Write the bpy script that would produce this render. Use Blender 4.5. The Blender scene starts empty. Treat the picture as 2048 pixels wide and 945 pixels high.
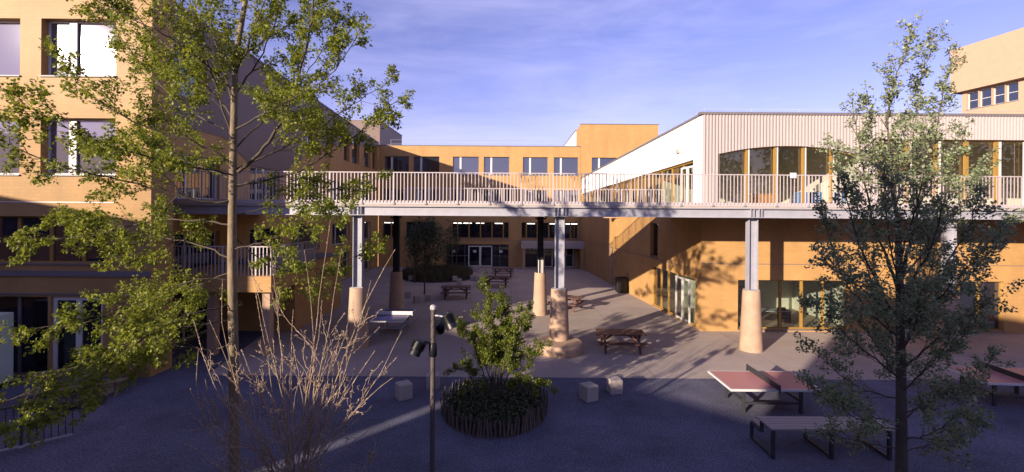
import bpy, bmesh, math, random
from mathutils import Vector, Matrix
R = math.radians
random.seed(7)
S = bpy.context.scene
COL = S.collection

# ------------------------------------------------------------------ camera, sky, sun, exposure
H = 5.7                      # eye height in metres
FPX = 900.0                  # focal length in photo pixels (photo 2048 wide)
ROLL = R(0.4)
cam_d = bpy.data.cameras.new('camera'); cam = bpy.data.objects.new('camera', cam_d); COL.objects.link(cam)
cam.location = (0, 0, H)
cam.rotation_euler = (R(90), 0, 0)
cam.rotation_euler = (Matrix.Rotation(R(90), 4, 'X') @ Matrix.Rotation(ROLL, 4, 'Z')).to_euler()
cam_d.sensor_width = 36; cam_d.lens = 36 * FPX / 2048
cam_d.shift_y = -47.5 / 2048; cam_d.clip_end = 3000; cam_d.clip_start = 0.05
S.camera = cam

SUN_AZ, SUN_EL = 43.5, 14.3  # light travels towards +Y turned this much to +X
w = bpy.data.worlds.new('World'); S.world = w; w.use_nodes = True
nt = w.node_tree; nt.nodes.clear()
def wn(t, **k):
    n = nt.nodes.new(t)
    for a, b in k.items(): setattr(n, a, b)
    return n
sky = wn('ShaderNodeTexSky'); sky.sky_type = 'NISHITA'; sky.sun_disc = False
sky.sun_elevation = R(SUN_EL); sky.sun_rotation = R(180 + SUN_AZ); sky.altitude = 50
sky.air_density = 1.0; sky.dust_density = 0.15; sky.ozone_density = 2.5
tint = wn('ShaderNodeMix', data_type='RGBA', blend_type='MULTIPLY'); tint.inputs[0].default_value = 1
tint.inputs[7].default_value = (1.52, 1.02, 1.50, 1)
nt.links.new(sky.outputs[0], tint.inputs[6])
tc = wn('ShaderNodeTexCoord'); mp = wn('ShaderNodeMapping'); mp.inputs['Scale'].default_value = (1.0, 1.0, 4.5)
mp.inputs['Rotation'].default_value = (0, R(9), 0)
nt.links.new(tc.outputs['Generated'], mp.inputs[0])
nz = wn('ShaderNodeTexNoise'); nz.inputs['Scale'].default_value = 2.1; nz.inputs['Detail'].default_value = 7; nz.inputs['Roughness'].default_value = 0.58
nz.inputs['Distortion'].default_value = 0.4
nt.links.new(mp.outputs[0], nz.inputs['Vector'])
cr = wn('ShaderNodeMapRange'); cr.inputs[1].default_value = 0.42; cr.inputs[2].default_value = 0.8; cr.inputs[3].default_value = 0; cr.inputs[4].default_value = 0.2
nt.links.new(nz.outputs[0], cr.inputs[0])
cl = wn('ShaderNodeMix', data_type='RGBA'); cl.inputs[7].default_value = (12.5, 11.5, 15, 1)
nt.links.new(cr.outputs[0], cl.inputs[0]); nt.links.new(tint.outputs[2], cl.inputs[6])
bg = wn('ShaderNodeBackground'); bg.inputs[1].default_value = 0.067
wo = wn('ShaderNodeOutputWorld')
nt.links.new(cl.outputs[2], bg.inputs[0]); nt.links.new(bg.outputs[0], wo.inputs[0])

sd = bpy.data.lights.new('sun', 'SUN'); sun = bpy.data.objects.new('sun', sd); COL.objects.link(sun)
sd.energy = 5.0; sd.angle = R(0.5); sd.color = (1.0, 0.83, 0.66)
ld = Vector((math.sin(R(SUN_AZ)) * math.cos(R(SUN_EL)), math.cos(R(SUN_AZ)) * math.cos(R(SUN_EL)), -math.sin(R(SUN_EL))))
sun.rotation_euler = ld.to_track_quat('-Z', 'Y').to_euler(); sun.location = (-20, -20, 30)

S.view_settings.view_transform = 'Standard'; S.view_settings.look = 'None'
S.view_settings.exposure = 1.12; S.view_settings.gamma = 1
S.render.engine = 'CYCLES'
S.cycles.max_bounces = 8; S.cycles.transparent_max_bounces = 16

# ------------------------------------------------------------------ helpers: photo measurements to metres
def unroll(px, py):
    dx, dy = px - 1024, py - 425
    c, s = math.cos(ROLL), math.sin(ROLL)
    return dx * c + dy * s, -dx * s + dy * c
def at(px, py, Y):
    tx, ty = unroll(px, py); return Vector((tx * Y / FPX, Y, H - ty * Y / FPX))
def gr(px, py, z=0.0):
    tx, ty = unroll(px, py); Y = FPX * (H - z) / ty; return Vector((tx * Y / FPX, Y, z))
def zz(px, py, Y): return at(px, py, Y).z
def xx(px, Y): return (px - 1024) * Y / FPX

# ------------------------------------------------------------------ materials
def new_mat(name):
    m = bpy.data.materials.new(name); m.use_nodes = True; m.node_tree.nodes.clear(); return m
class NT:
    def __init__(s, m): s.t = m.node_tree
    def n(s, typ, **k):
        n = s.t.nodes.new(typ)
        for a, b in k.items():
            if a.startswith('i_'):
                key = a[2:].replace('_', ' '); n.inputs[key].default_value = b
            else: setattr(n, a, b)
        return n
    def l(s, a, b): s.t.links.new(a, b)
def out(nt_, sh):
    o = nt_.n('ShaderNodeOutputMaterial'); nt_.l(sh, o.inputs[0])
def mat(name, col, rough=0.7, var=0.12, scale=6, metal=0.0, bump=0.0, bscale=60, spec=0.4, stretch=None, coat=0.0):
    m = new_mat(name); N = NT(m)
    p = N.n('ShaderNodeBsdfPrincipled'); p.inputs['Roughness'].default_value = rough; p.inputs['Metallic'].default_value = metal
    p.inputs['Specular IOR Level'].default_value = spec; p.inputs['Coat Weight'].default_value = coat
    p.inputs['Coat Roughness'].default_value = 0.25
    tc = N.n('ShaderNodeTexCoord'); mp = N.n('ShaderNodeMapping')
    if stretch: mp.inputs['Scale'].default_value = stretch
    N.l(tc.outputs['Object'], mp.inputs[0])
    nz = N.n('ShaderNodeTexNoise'); nz.inputs['Scale'].default_value = scale; nz.inputs['Detail'].default_value = 6; nz.inputs['Roughness'].default_value = .65
    N.l(mp.outputs[0], nz.inputs['Vector'])
    r = N.n('ShaderNodeMapRange'); r.inputs[1].default_value = .25; r.inputs[2].default_value = .75
    r.inputs[3].default_value = 1 - var; r.inputs[4].default_value = 1 + var; N.l(nz.outputs[0], r.inputs[0])
    mx = N.n('ShaderNodeVectorMath', operation='SCALE'); mx.inputs[0].default_value = col; N.l(r.outputs[0], mx.inputs['Scale'])
    N.l(mx.outputs[0], p.inputs['Base Color'])
    if bump:
        b = N.n('ShaderNodeBump'); b.inputs['Strength'].default_value = bump; b.inputs['Distance'].default_value = .02
        n2 = N.n('ShaderNodeTexNoise'); n2.inputs['Scale'].default_value = bscale; n2.inputs['Detail'].default_value = 4
        N.l(mp.outputs[0], n2.inputs['Vector']); N.l(n2.outputs[0], b.inputs['Height']); N.l(b.outputs[0], p.inputs['Normal'])
    out(N, p.outputs[0]); return m
def brick(name, col, c2, coat=0.0):
    m = new_mat(name); N = NT(m)
    p = N.n('ShaderNodeBsdfPrincipled'); p.inputs['Roughness'].default_value = .75
    p.inputs['Coat Weight'].default_value = coat; p.inputs['Coat Roughness'].default_value = .3
    tc = N.n('ShaderNodeTexCoord'); sx = N.n('ShaderNodeSeparateXYZ'); N.l(tc.outputs['Object'], sx.inputs[0])
    ad = N.n('ShaderNodeMath', operation='ADD'); N.l(sx.outputs[0], ad.inputs[0]); N.l(sx.outputs[1], ad.inputs[1])
    cb = N.n('ShaderNodeCombineXYZ'); N.l(ad.outputs[0], cb.inputs[0]); N.l(sx.outputs[2], cb.inputs[1])
    b = N.n('ShaderNodeTexBrick'); b.inputs['Scale'].default_value = 1.0; b.inputs['Brick Width'].default_value = .36
    b.inputs['Row Height'].default_value = .12; b.inputs['Mortar Size'].default_value = .006
    b.inputs['Color1'].default_value = (*col, 1); b.inputs['Color2'].default_value = (*c2, 1)
    b.inputs['Mortar'].default_value = (col[0] * .86, col[1] * .86, col[2] * .88, 1)
    N.l(cb.outputs[0], b.inputs['Vector'])
    nz = N.n('ShaderNodeTexNoise'); nz.inputs['Scale'].default_value = .7; nz.inputs['Detail'].default_value = 8; nz.inputs['Roughness'].default_value = .7
    mp = N.n('ShaderNodeMapping'); mp.inputs['Scale'].default_value = (1, 1, .35); N.l(tc.outputs['Object'], mp.inputs[0]); N.l(mp.outputs[0], nz.inputs['Vector'])
    r = N.n('ShaderNodeMapRange'); r.inputs[1].default_value = .3; r.inputs[2].default_value = .75; r.inputs[3].default_value = .78; r.inputs[4].default_value = 1.12
    N.l(nz.outputs[0], r.inputs[0])
    mx = N.n('ShaderNodeVectorMath', operation='SCALE'); N.l(b.outputs['Color'], mx.inputs[0]); N.l(r.outputs[0], mx.inputs['Scale'])
    N.l(mx.outputs[0], p.inputs['Base Color'])
    bp = N.n('ShaderNodeBump'); bp.inputs['Strength'].default_value = .25; bp.inputs['Distance'].default_value = .01; bp.invert = True
    N.l(b.outputs['Fac'], bp.inputs['Height']); N.l(bp.outputs[0], p.inputs['Normal'])
    out(N, p.outputs[0]); return m
def schlick(N, add):
    g = N.n('ShaderNodeNewGeometry'); d = N.n('ShaderNodeVectorMath', operation='DOT_PRODUCT'); N.l(g.outputs['Normal'], d.inputs[0]); N.l(g.outputs['Incoming'], d.inputs[1])
    a = N.n('ShaderNodeMath', operation='ABSOLUTE'); N.l(d.outputs['Value'], a.inputs[0])
    o = N.n('ShaderNodeMath', operation='SUBTRACT'); o.inputs[0].default_value = 1; N.l(a.outputs[0], o.inputs[1])
    p = N.n('ShaderNodeMath', operation='POWER'); p.inputs[1].default_value = 5; N.l(o.outputs[0], p.inputs[0])
    m = N.n('ShaderNodeMath', operation='MULTIPLY_ADD'); m.inputs[1].default_value = .9; m.inputs[2].default_value = .04 + add; m.use_clamp = True; N.l(p.outputs[0], m.inputs[0]); return m
def glass_dark(name, col, mirror, rough, bump=.08, gc=.9):
    m = new_mat(name); N = NT(m)
    d = N.n('ShaderNodeBsdfPrincipled'); d.inputs['Base Color'].default_value = (*col, 1); d.inputs['Roughness'].default_value = .5; d.inputs['Specular IOR Level'].default_value = 0
    g = N.n('ShaderNodeBsdfGlossy'); g.inputs['Roughness'].default_value = rough; g.inputs['Color'].default_value = (gc, gc * 1.02, gc * 1.1, 1)
    a = schlick(N, mirror)
    nz = N.n('ShaderNodeTexNoise'); nz.inputs['Scale'].default_value = .8; tc = N.n('ShaderNodeTexCoord'); N.l(tc.outputs['Object'], nz.inputs['Vector'])
    bp = N.n('ShaderNodeBump'); bp.inputs['Strength'].default_value = bump; bp.inputs['Distance'].default_value = .02; N.l(nz.outputs[0], bp.inputs['Height'])
    N.l(bp.outputs[0], g.inputs['Normal'])
    x = N.n('ShaderNodeMixShader'); N.l(a.outputs[0], x.inputs[0]); N.l(d.outputs[0], x.inputs[1]); N.l(g.outputs[0], x.inputs[2])
    out(N, x.outputs[0]); return m
def glass_clear(name, mirror=.09, tintc=(.82, .87, .85)):
    m = new_mat(name); N = NT(m)
    d = N.n('ShaderNodeBsdfTransparent'); d.inputs[0].default_value = (*tintc, 1)
    g = N.n('ShaderNodeBsdfGlossy'); g.inputs['Roughness'].default_value = .02; g.inputs['Color'].default_value = (1, .93, .78, 1)
    a = schlick(N, mirror)
    x = N.n('ShaderNodeMixShader'); N.l(a.outputs[0], x.inputs[0]); N.l(d.outputs[0], x.inputs[1]); N.l(g.outputs[0], x.inputs[2])
    out(N, x.outputs[0]); return m
def leafmat(name, c1, c2, trans=.45, rough=.5, under=None):
    m = new_mat(name); N = NT(m)
    g = N.n('ShaderNodeNewGeometry'); rp = N.n('ShaderNodeValToRGB')
    rp.color_ramp.elements[0].color = (*c1, 1); rp.color_ramp.elements[1].color = (*c2, 1)
    N.l(g.outputs['Random Per Island'], rp.inputs[0])
    col = rp.outputs[0]
    if under:
        mx = N.n('ShaderNodeMix', data_type='RGBA'); N.l(g.outputs['Backfacing'], mx.inputs[0]); N.l(col, mx.inputs[6]); mx.inputs[7].default_value = (*under, 1)
        col = mx.outputs[2]
    p = N.n('ShaderNodeBsdfPrincipled'); p.inputs['Roughness'].default_value = rough; N.l(col, p.inputs['Base Color'])
    t = N.n('ShaderNodeBsdfTranslucent'); N.l(col, t.inputs[0])
    x = N.n('ShaderNodeMixShader'); x.inputs[0].default_value = trans; N.l(p.outputs[0], x.inputs[1]); N.l(t.outputs[0], x.inputs[2])
    out(N, x.outputs[0]); return m
def emit(name, col, s):
    m = new_mat(name); N = NT(m); e = N.n('ShaderNodeEmission'); e.inputs[0].default_value = (*col, 1); e.inputs[1].default_value = s
    out(N, e.outputs[0]); return m
def ground(name, col, joints=False, speck=.3, stain=.15, scale=1.3):
    m = new_mat(name); N = NT(m)
    p = N.n('ShaderNodeBsdfPrincipled'); p.inputs['Roughness'].default_value = .9; p.inputs['Specular IOR Level'].default_value = .2
    tc = N.n('ShaderNodeTexCoord')
    n1 = N.n('ShaderNodeTexNoise'); n1.inputs['Scale'].default_value = scale * .35; n1.inputs['Detail'].default_value = 9; n1.inputs['Roughness'].default_value = .68
    n2 = N.n('ShaderNodeTexNoise'); n2.inputs['Scale'].default_value = 22; n2.inputs['Detail'].default_value = 5; n2.inputs['Roughness'].default_value = .8
    N.l(tc.outputs['Object'], n1.inputs['Vector']); N.l(tc.outputs['Object'], n2.inputs['Vector'])
    r1 = N.n('ShaderNodeMapRange'); r1.inputs[1].default_value = .3; r1.inputs[2].default_value = .7; r1.inputs[3].default_value = 1 - stain; r1.inputs[4].default_value = 1 + stain
    r2 = N.n('ShaderNodeMapRange'); r2.inputs[1].default_value = .3; r2.inputs[2].default_value = .7; r2.inputs[3].default_value = 1 - speck; r2.inputs[4].default_value = 1 + speck
    N.l(n1.outputs[0], r1.inputs[0]); N.l(n2.outputs[0], r2.inputs[0])
    mu = N.n('ShaderNodeMath', operation='MULTIPLY'); N.l(r1.outputs[0], mu.inputs[0]); N.l(r2.outputs[0], mu.inputs[1])
    # pale scuffs
    n3 = N.n('ShaderNodeTexNoise'); n3.inputs['Scale'].default_value = 1.9; n3.inputs['Detail'].default_value = 10; n3.inputs['Roughness'].default_value = .75
    N.l(tc.outputs['Object'], n3.inputs['Vector'])
    r3 = N.n('ShaderNodeMapRange'); r3.inputs[1].default_value = .6; r3.inputs[2].default_value = .78; r3.inputs[3].default_value = 0; r3.inputs[4].default_value = 1.2; N.l(n3.outputs[0], r3.inputs[0])
    a2 = N.n('ShaderNodeMath', operation='ADD'); N.l(mu.outputs[0], a2.inputs[0]); N.l(r3.outputs[0], a2.inputs[1])
    fac = a2.outputs[0]
    if joints:
        b = N.n('ShaderNodeTexBrick'); b.offset = 0; b.inputs['Scale'].default_value = 1; b.inputs['Brick Width'].default_value = 5.0; b.inputs['Row Height'].default_value = 5.0
        b.inputs['Mortar Size'].default_value = .015; b.inputs['Color1'].default_value = (1, 1, 1, 1); b.inputs['Color2'].default_value = (.95, .95, .95, 1); b.inputs['Mortar'].default_value = (.6, .6, .6, 1)
        N.l(tc.outputs['Object'], b.inputs['Vector'])
        m2 = N.n('ShaderNodeMath', operation='MULTIPLY'); N.l(fac, m2.inputs[0]); N.l(b.outputs['Color'], m2.inputs[1]); fac = m2.outputs[0]
    mx = N.n('ShaderNodeVectorMath', operation='SCALE'); mx.inputs[0].default_value = col; N.l(fac, mx.inputs['Scale'])
    N.l(mx.outputs[0], p.inputs['Base Color'])
    bp = N.n('ShaderNodeBump'); bp.inputs['Strength'].default_value = .3; bp.inputs['Distance'].default_value = .01; N.l(n2.outputs[0], bp.inputs['Height']); N.l(bp.outputs[0], p.inputs['Normal'])
    out(N, p.outputs[0]); return m

M = dict(
    brick=brick('ochre_brick', (0.43, 0.245, 0.088), (0.395, 0.222, 0.079)),
    brick_gloss=brick('ochre_brick_glazed', (0.345, 0.202, 0.072), (0.32, 0.185, 0.065), coat=.03),
    far_beige=mat('beige_render', (0.40, 0.285, 0.19), .8, .06, 2),
    white=mat('white_paint', (0.546, 0.532, 0.518), .5, .04, 3),
    rail=mat('white_rail_paint', (0.40, 0.355, 0.36), .45, .05, 8),
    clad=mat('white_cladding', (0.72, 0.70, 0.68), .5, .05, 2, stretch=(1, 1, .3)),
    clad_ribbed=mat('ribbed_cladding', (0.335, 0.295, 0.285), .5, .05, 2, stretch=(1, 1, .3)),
    clad_grey=mat('grey_cladding', (0.14, 0.097, 0.082), .55, .07, 2, stretch=(1, 1, .3)),
    steel=mat('galvanised_steel', (.31, .31, .35), .42, .12, 3, metal=.1),
    black=mat('black_paint', (0.008, 0.008, 0.010), .4, .1, 5),
    conc=mat('pinkish_concrete', (0.350, 0.238, 0.164), .8, .2, 2.2, bump=.15, bscale=25),
    conc_pale=mat('pale_concrete', (0.350, 0.308, 0.280), .85, .12, 5, bump=.2, bscale=40),
    cap=mat('grey_metal_cap', (0.140, 0.126, 0.133), .5, .06, 4),
    ochre=mat('ochre_timber', (0.27, 0.155, 0.032), .55, .12, 5, stretch=(3, 3, .4)),
    wood=mat('weathered_wood', (0.210, 0.147, 0.098), .75, .3, 5, stretch=(.5, 8, 8)),
    wood_dark=mat('stained_brown_wood', (0.098, 0.045, 0.032), .6, .3, 6, stretch=(.6, 8, 8)),
    wood_grey=mat('grey_slats', (0.33, 0.275, 0.25), .7, .22, 5, stretch=(.5, 8, 8)),
    pale=mat('chestnut_pales', (.09, .066, .055), .85, .5, 9, stretch=(1, 1, .3)),
    bark=mat('grey_bark', (0.17, 0.13, 0.08), .85, .45, 7, bump=.5, bscale=35, stretch=(1, 1, .5)),
    bark_dark=mat('dark_bark', (0.070, 0.056, 0.043), .85, .35, 9, bump=.4),
    lamp_pole=mat('taupe_pole_paint', (0.075, 0.06, 0.056), .45, .12, 6),
    bark_twig=mat('oak_twigs', (.06, .045, .03), .8, .3, 9),
    bark_pale=mat('pale_twigs', (0.25, 0.18, 0.12), .7, .25, 12),
    soil=mat('soil', (0.035, 0.028, 0.021), .95, .3, 6, bump=.5),
    red=mat('red_table_top', (0.44, 0.20, 0.195), .4, .06, 3),
    blue=mat('blue_table_top', (0.038, 0.035, 0.154), .4, .06, 3),
    leg=mat('dark_steel', (0.042, 0.045, 0.052), .45, .1, 5, metal=.3),
    glass=glass_dark('window_glass', (.018, .02, .03), .14, .015),
    glass_left=glass_dark('reflective_window_glass', (.10, .09, .12), .12, .045, 0.0, .8),
    glass_low=glass_dark('dark_window_glass', (.010, .010, .014), .03, .02),
    clear=glass_clear('clear_window_glass'),
    room=mat('room_plaster', (0.76, 0.70, 0.58), .85, .05, 2),
    room_floor=mat('room_floor', (0.36, 0.28, 0.20), .6, .1, 2),
    blue_fab=mat('blue_laminate', (0.056, 0.168, 0.385), .5, .08, 3),
    orange_fab=mat('orange_laminate', (0.434, 0.182, 0.042), .5, .08, 3),
    paper=mat('paper', (0.525, 0.525, 0.546), .8, .03, 3),
    lamp=emit('strip_light', (1, .93, .85), 3.0),
    asphalt=ground('asphalt', (.100, .100, .142), speck=.9, stain=.38),
    paving=ground('light_paving', (.36, .30, .265), joints=True, speck=.2, stain=.16),
    leaf_oak=leafmat('young_oak_leaves', (.105, .155, .012), (.31, .32, .03), .5),
    leaf_pop=leafmat('silver_leaves', (.055, .105, .03), (.25, .30, .13), .28, under=(.30, .32, .20)),
    leaf_hed=leafmat('fresh_green_leaves', (.085, .13, .014), (.20, .22, .025), .45),
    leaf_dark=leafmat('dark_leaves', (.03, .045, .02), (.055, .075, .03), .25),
    grass=leafmat('dry_grass', (.07, .075, .035), (.13, .11, .06), .25),
    ivy=leafmat('ground_cover', (.03, .045, .018), (.06, .08, .03), .2),
    bud=mat('pale_buds', (.36, .27, .21), .8, .15, 20),
    green_box=mat('pale_green_paint', (.50, .58, .50), .6, .05, 3),
)

# ------------------------------------------------------------------ mesh helpers
def tag(o, label=None, cat=None, group=None, kind=None):
    if label: o['label'] = label
    if cat: o['category'] = cat
    if group: o['group'] = group
    if kind: o['kind'] = kind
    return o
def thing(name, loc, label, cat, group=None, rz=0.0):
    o = bpy.data.objects.new(name, None); COL.objects.link(o); o.location = loc; o.rotation_euler = (0, 0, rz); o.empty_display_size = .3
    return tag(o, label, cat, group)
class MB:
    def __init__(s): s.v = []; s.f = []; s.sm = []
    def add(s, vs, fs, smooth=False):
        b = len(s.v); s.v += [tuple(v) for v in vs]; s.f += [tuple(i + b for i in f) for f in fs]; s.sm += [smooth] * len(fs)
    def quad(s, a, b, c, d): s.add([a, b, c, d], [(0, 1, 2, 3)])
    def box(s, x0, x1, y0, y1, z0, z1):
        s.add([(x0, y0, z0), (x1, y0, z0), (x1, y1, z0), (x0, y1, z0), (x0, y0, z1), (x1, y0, z1), (x1, y1, z1), (x0, y1, z1)],
              [(0, 3, 2, 1), (4, 5, 6, 7), (0, 1, 5, 4), (1, 2, 6, 5), (2, 3, 7, 6), (3, 0, 4, 7)])
    def obox(s, c, ax, ay, az, hx, hy, hz):
        c = Vector(c); ax = Vector(ax).normalized() * hx; ay = Vector(ay).normalized() * hy; az = Vector(az).normalized() * hz
        P = [c + ax * i + ay * j + az * k for k in (-1, 1) for i, j in ((-1, -1), (1, -1), (1, 1), (-1, 1))]
        s.add(P, [(0, 3, 2, 1), (4, 5, 6, 7), (0, 1, 5, 4), (1, 2, 6, 5), (2, 3, 7, 6), (3, 0, 4, 7)])
    def beam(s, p, q, w, h, up=(0, 0, 1)):
        p = Vector(p); q = Vector(q); d = q - p; ax = d.normalized(); up = Vector(up)
        ay = up.cross(ax)
        if ay.length < 1e-4: ay = Vector((1, 0, 0)).cross(ax)
        ay.normalize(); az = ax.cross(ay)
        s.obox((p + q) / 2, ax, ay, az, d.length / 2, w / 2, h / 2)
    def prism(s, poly, d):      # poly: list of 3D points (planar), extruded by vector d
        n = len(poly); d = Vector(d); P = [Vector(p) for p in poly]
        s.add(P + [p + d for p in P], [tuple(range(n)), tuple(range(2 * n - 1, n - 1, -1))] + [(i, i + n, (i + 1) % n + n, (i + 1) % n) for i in range(n)])
    def tube(s, pts, rad, n=7, cap=True):
        pts = [Vector(p) for p in pts]; k = len(pts)
        if not hasattr(rad, '__len__'): rad = [rad] * k
        ref = Vector((.31, .77, .55)); vs = []
        for i, p in enumerate(pts):
            d = (pts[min(i + 1, k - 1)] - pts[max(i - 1, 0)]).normalized()
            a = d.cross(ref)
            if a.length < .05: a = d.cross(Vector((1, 0, 0)))
            a.normalize(); b = d.cross(a)
            vs += [p + (a * math.cos(2 * math.pi * j / n) + b * math.sin(2 * math.pi * j / n)) * rad[i] for j in range(n)]
        fs = [(i * n + j, i * n + (j + 1) % n, (i + 1) * n + (j + 1) % n, (i + 1) * n + j) for i in range(k - 1) for j in range(n)]
        s.add(vs, fs, True)
        if cap: s.add(vs[:n], [tuple(range(n))]); s.add(vs[-n:], [tuple(range(n))])
    def lathe(s, c, prof, n=28, sq=0.0):
        c = Vector(c); vs = []
        for r, z in prof:
            for j in range(n):
                a = 2 * math.pi * j / n; vs.append(c + Vector((r * math.cos(a), r * math.sin(a), z)))
        fs = [(i * n + j, i * n + (j + 1) % n, (i + 1) * n + (j + 1) % n, (i + 1) * n + j) for i in range(len(prof) - 1) for j in range(n)]
        s.add(vs, fs, True); s.add(vs[-n:], [tuple(range(n))])
    def build(s, name, m, parent=None, bevel=0.0, local=False):
        me = bpy.data.meshes.new(name)
        if parent is not None and not local:
            off = Vector(parent['_o']) if '_o' in parent.keys() else parent.location
            vs = [(v[0] - off[0], v[1] - off[1], v[2] - off[2]) for v in s.v]
        else: vs = s.v
        me.from_pydata(vs, [], s.f); me.update()
        me.polygons.foreach_set('use_smooth', s.sm)
        me.materials.append(M[m] if isinstance(m, str) else m)
        o = bpy.data.objects.new(name, me); COL.objects.link(o)
        if parent is not None: o.parent = parent
        if bevel:
            b = o.modifiers.new('bevel', 'BEVEL'); b.width = bevel; b.segments = 2; b.limit_method = 'ANGLE'
        return o
ORI = {}
def sub(mb, name, m, part, root, bevel=0.0):
    """a sub-part under a part whose own location is the root's origin"""
    off = root.location
    me = bpy.data.meshes.new(name); me.from_pydata([(v[0] - off[0], v[1] - off[1], v[2] - off[2]) for v in mb.v], [], mb.f); me.update()
    me.polygons.foreach_set('use_smooth', mb.sm); me.materials.append(M[m])
    o = bpy.data.objects.new(name, me); COL.objects.link(o); o.parent = part
    if bevel:
        b = o.modifiers.new('bevel', 'BEVEL'); b.width = bevel; b.segments = 2; b.limit_method = 'ANGLE'
    return o
def copy_tree(o, parent=None):
    c = o.copy(); COL.objects.link(c); c.parent = parent
    for ch in [x for x in bpy.data.objects if x.parent == o]: copy_tree(ch, c)
    return c

# a wall in a vertical plane with real openings
class Wall:
    def __init__(s, P, Q, thick=.3):       # P, Q: (x, y) ends; outward normal lies to the right of P->Q
        s.P = Vector((P[0], P[1], 0)); s.Q = Vector((Q[0], Q[1], 0)); s.u = (s.Q - s.P).normalized(); s.L = (s.Q - s.P).length
        s.n = Vector((s.u.y, -s.u.x, 0)); s.th = thick; s.holes = []
    def w(s, a, z, d=0.0): return s.P + s.u * a + s.n * (-d) + Vector((0, 0, z))
    def s_of(s, px):                       # where the photo's vertical line px meets the wall
        k = (px - 1024) / FPX
        # P.x + u.x a = k (P.y + u.y a)
        return (k * s.P.y - s.P.x) / (s.u.x - k * s.u.y)
    def hole(s, a0, a1, z0, z1): s.holes.append((a0, a1, z0, z1))
    def mesh(s, mb, z0, zt0, zt1=None, a0=0, a1=None):
        a1 = s.L if a1 is None else a1; zt1 = zt0 if zt1 is None else zt1
        top = lambda a: zt0 + (zt1 - zt0) * (a - a0) / (a1 - a0)
        xs = sorted({a0, a1} | {h[i] for h in s.holes for i in (0, 1) if a0 < h[i] < a1})
        for x0, x1 in zip(xs, xs[1:]):
            hs = sorted([(h[2], h[3]) for h in s.holes if h[0] <= x0 + 1e-6 and h[1] >= x1 - 1e-6]); cur = z0
            for b, t in hs:
                if b > cur + 1e-6: mb.quad(s.w(x0, cur), s.w(x1, cur), s.w(x1, b), s.w(x0, b))
                cur = t
            if cur < top(x0) - 1e-6: mb.quad(s.w(x0, cur), s.w(x1, cur), s.w(x1, top(x1)), s.w(x0, top(x0)))
        d = s.th
        for h0, h1, b, t in s.holes:
            mb.quad(s.w(h0, b), s.w(h0, t), s.w(h0, t, d), s.w(h0, b, d)); mb.quad(s.w(h1, b), s.w(h1, b, d), s.w(h1, t, d), s.w(h1, t))
            mb.quad(s.w(h0, t), s.w(h1, t), s.w(h1, t, d), s.w(h0, t, d)); mb.quad(s.w(h0, b), s.w(h0, b, d), s.w(h1, b, d), s.w(h1, b))
        mb.quad(s.w(a0, zt0), s.w(a1, zt1), s.w(a1, zt1, d), s.w(a0, zt0, d))
    def bx(s, mb, a0, a1, z0, z1, d0, d1):
        c = s.w((a0 + a1) / 2, (z0 + z1) / 2, (d0 + d1) / 2)
        mb.obox(c, s.u, s.n, (0, 0, 1), (a1 - a0) / 2, abs(d1 - d0) / 2, (z1 - z0) / 2)
def window(wl, root, a0, a1, z0, z1, glass='glass', frame='white', mull=(), inset=.2, fw=.05, sill=True, name='window', trans=(), mw=.06, extra=None):
    mb = MB(); d = inset
    wl.bx(mb, a0, a1, z0, z0 + fw, d - .04, d + .03); wl.bx(mb, a0, a1, z1 - fw, z1, d - .04, d + .03)
    wl.bx(mb, a0, a0 + fw, z0 + fw, z1 - fw, d - .04, d + .03); wl.bx(mb, a1 - fw, a1, z0 + fw, z1 - fw, d - .04, d + .03)
    for a in mull: wl.bx(mb, a - mw / 2, a + mw / 2, z0 + fw, z1 - fw, d - .045, d + .028)
    for t in trans: wl.bx(mb, a0 + fw, a1 - fw, t - .025, t + .025, d - .035, d + .02)
    f = mb.build(name, frame, root)
    g = MB(); wl.bx(g, a0 + fw * .5, a1 - fw * .5, z0 + fw * .5, z1 - fw * .5, d + .0, d + .012); sub(g, 'pane', glass, f, root)
    if sill:
        g = MB(); wl.bx(g, a0 - .03, a1 + .03, z0 - .05, z0 - .003, -.05, d - .05); sub(g, 'sill', 'cap', f, root)
    if extra:
        g = MB(); wl.bx(g, *extra, d - .075, d - .048); sub(g, 'sash', 'white', f, root)
    return f

# ------------------------------------------------------------------ setting: ground
mb = MB(); mb.quad((-600, -600, 0), (600, -600, 0), (600, 900, 0), (-600, 900, 0)); tag(mb.build('ground', 'asphalt'), kind='structure')
mb = MB(); YB = gr(1000, 755).y
mb.quad((-10.5, YB, .004), (44, YB, .004), (44, 47, .004), (-16, 47, .004)); tag(mb.build('pavement', 'paving'), kind='structure')

# ------------------------------------------------------------------ left front building
FY = 15.3; CX = xx(302, FY)
root = thing('school_building', (CX, FY, 0), 'tall ochre brick building filling the left edge, with big square sunlit windows', 'building')
A = Wall((-40, FY), (CX, FY), .32)
sx = lambda px: A.s_of(px)
rowA = (10.24, 12.18); rowB = (6.87, 8.80)
wins = [(sx(80), sx(230))]; wd = wins[0][1] - wins[0][0]
g1 = sx(38); wins.append((g1 - wd, g1)); wins.append((g1 - wd - .7 - wd, g1 - wd - .7))
for a0, a1 in wins:
    for z0, z1 in (rowA, rowB): A.hole(a0, a1, z0, z1)
cw = (sx(-60), sx(213)); A.hole(*cw, 3.86, 5.45)
door = (sx(103), sx(207)); A.hole(*door, .02, 2.72); dk = (sx(-50), sx(97)); A.hole(*dk, .02, 2.72)
mb = MB(); A.mesh(mb, 0, 15.4); B_ = Wall((CX, FY), (CX, FY + 1.0)); B_.mesh(mb, 0, 15.4)
mb.quad((-40, FY, 15.4), (CX, FY, 15.4), (CX, FY + 1.0, 15.4), (-40, FY + 1.0, 15.4))
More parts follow.
